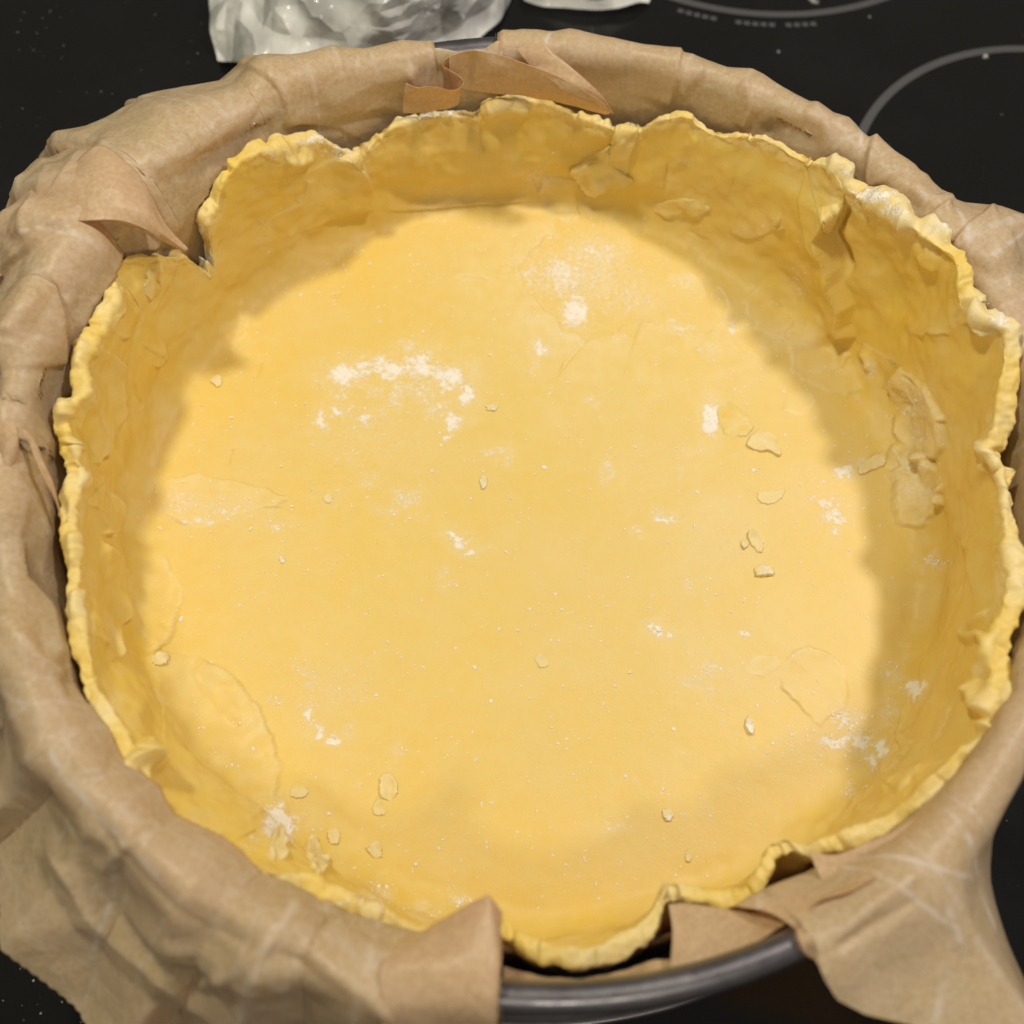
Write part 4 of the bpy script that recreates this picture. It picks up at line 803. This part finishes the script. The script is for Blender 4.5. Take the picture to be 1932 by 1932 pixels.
cloth("paper_pleat", [[(1262,1705,.046),(1268,1760,.050),(1262,1835,.054)],[(1300,1704,.046),(1300,1760,.051),(1296,1826,.055)],[(1360,1716,.046),(1362,1760,.051),(1364,1800,.055)],[(1420,1722,.047),(1425,1748,.051),(1430,1774,.055)],[(1470,1715,.049),(1478,1730,.052),(1484,1745,.056)]], PAPER, paper, 50, 22, .0006, 33)
cloth("paper_pleat", [[(950,1822,.044),(950,1846,.050),(955,1868,.0555)],[(1020,1844,.044),(1020,1857,.050),(1020,1874,.0560)],[(1100,1842,.044),(1100,1856,.050),(1098,1870,.0560)],[(1180,1829,.044),(1185,1843,.050),(1190,1860,.0560)],[(1262,1808,.048),(1266,1824,.051),(1270,1840,.055)]], PAPER, paper, 70, 18, .0008, 36, sc=110)
# folded lip of the lower right flap
cloth("paper_flap", [[(1503,1738,.0620),(1508,1752,.0625),(1520,1762,.0618)],[(1502,1768,.0610),(1512,1780,.0620),(1526,1790,.0615)],[(1514,1795,.0590),(1526,1804,.0605),(1542,1808,.0605)],[(1545,1812,.0570),(1558,1816,.059),(1572,1820,.0600)],[(1600,1832,.0560),(1612,1832,.058),(1620,1828,.0595)]], PAPER, paper, 44, 16, .0003, 39)

# ------------------------------------------------------------------ plastic wrap behind the pan
def film(grid, label, seed):
    o = cloth("plastic_wrap", grid, FILM, None, 70, 60, .005, seed, sc=26, attr=False)
    o.modifiers.clear(); me = o.data; n = len(me.vertices); co = np.zeros(n*3, np.float32); me.vertices.foreach_get("co", co); co = co.reshape(-1, 3)
    co[:, 2] = np.maximum(co[:, 2], ZS+.0008+.0006*np.abs(perlin(co.astype(float), 90, seed))); org = co.mean(0); org[2] = ZS
    me.vertices.foreach_set("co", (co-org).ravel()); me.update(); o.location = org
    tag(o, label, "plastic wrap")
film([[(400,-160,.0),(396,-60,.0),(398,20,-.004),(404,110,-.008)],[(520,-160,.03),(500,-60,.02),(490,30,.012),(480,120,.0)],[(640,-160,.03),(640,-60,.03),(630,30,.018),(620,120,.002)],[(760,-160,.03),(760,-60,.03),(750,30,.02),(730,120,.0)],[(900,-160,.02),(880,-60,.016),(860,20,.008),(800,110,-.006)],[(1010,-160,-.006),(1000,-60,-.008),(965,8,-.009),(880,95,-.010)]], "large crumpled sheet of clear plastic wrap lying behind the pan", 2)
film([[(985,-120,-.008),(982,-50,-.008),(990,5,-.010)],[(1060,-120,.010),(1060,-50,.004),(1055,16,-.008)],[(1140,-120,.012),(1140,-50,.006),(1130,18,-.008)],[(1260,-120,-.008),(1245,-50,-.009),(1225,4,-.010)]], "smaller plastic wrap scrap at the top edge, right of the large sheet", 5)

# a stray fibre on the glass
P_ = np.array([atz(x, y, ZS+.0004) for x, y in [(62,1690),(52,1735),(30,1762),(-6,1782)]]); tt_ = np.linspace(0, 2.999, 40); C_ = cr(P_, tt_)
T_ = np.gradient(C_, axis=0); T_ /= np.linalg.norm(T_, axis=1)[:, None]; B_ = np.cross(T_, (0, 0, 1.)); a_ = np.linspace(0, 2*np.pi, 6, endpoint=False)
Gf = C_[:, None]+.00011*(np.cos(a_)[None, :, None]*B_[:, None]+np.sin(a_)[None, :, None]*np.array([0, 0, 1.]))
fo = mesh_obj("fibre", Gf.transpose(1, 0, 2).reshape(-1, 3), grid_faces(6, 40, True), GRIT)
tag(fo, "thin curved pale fibre on the stovetop by the lower left paper edge", "fibre")
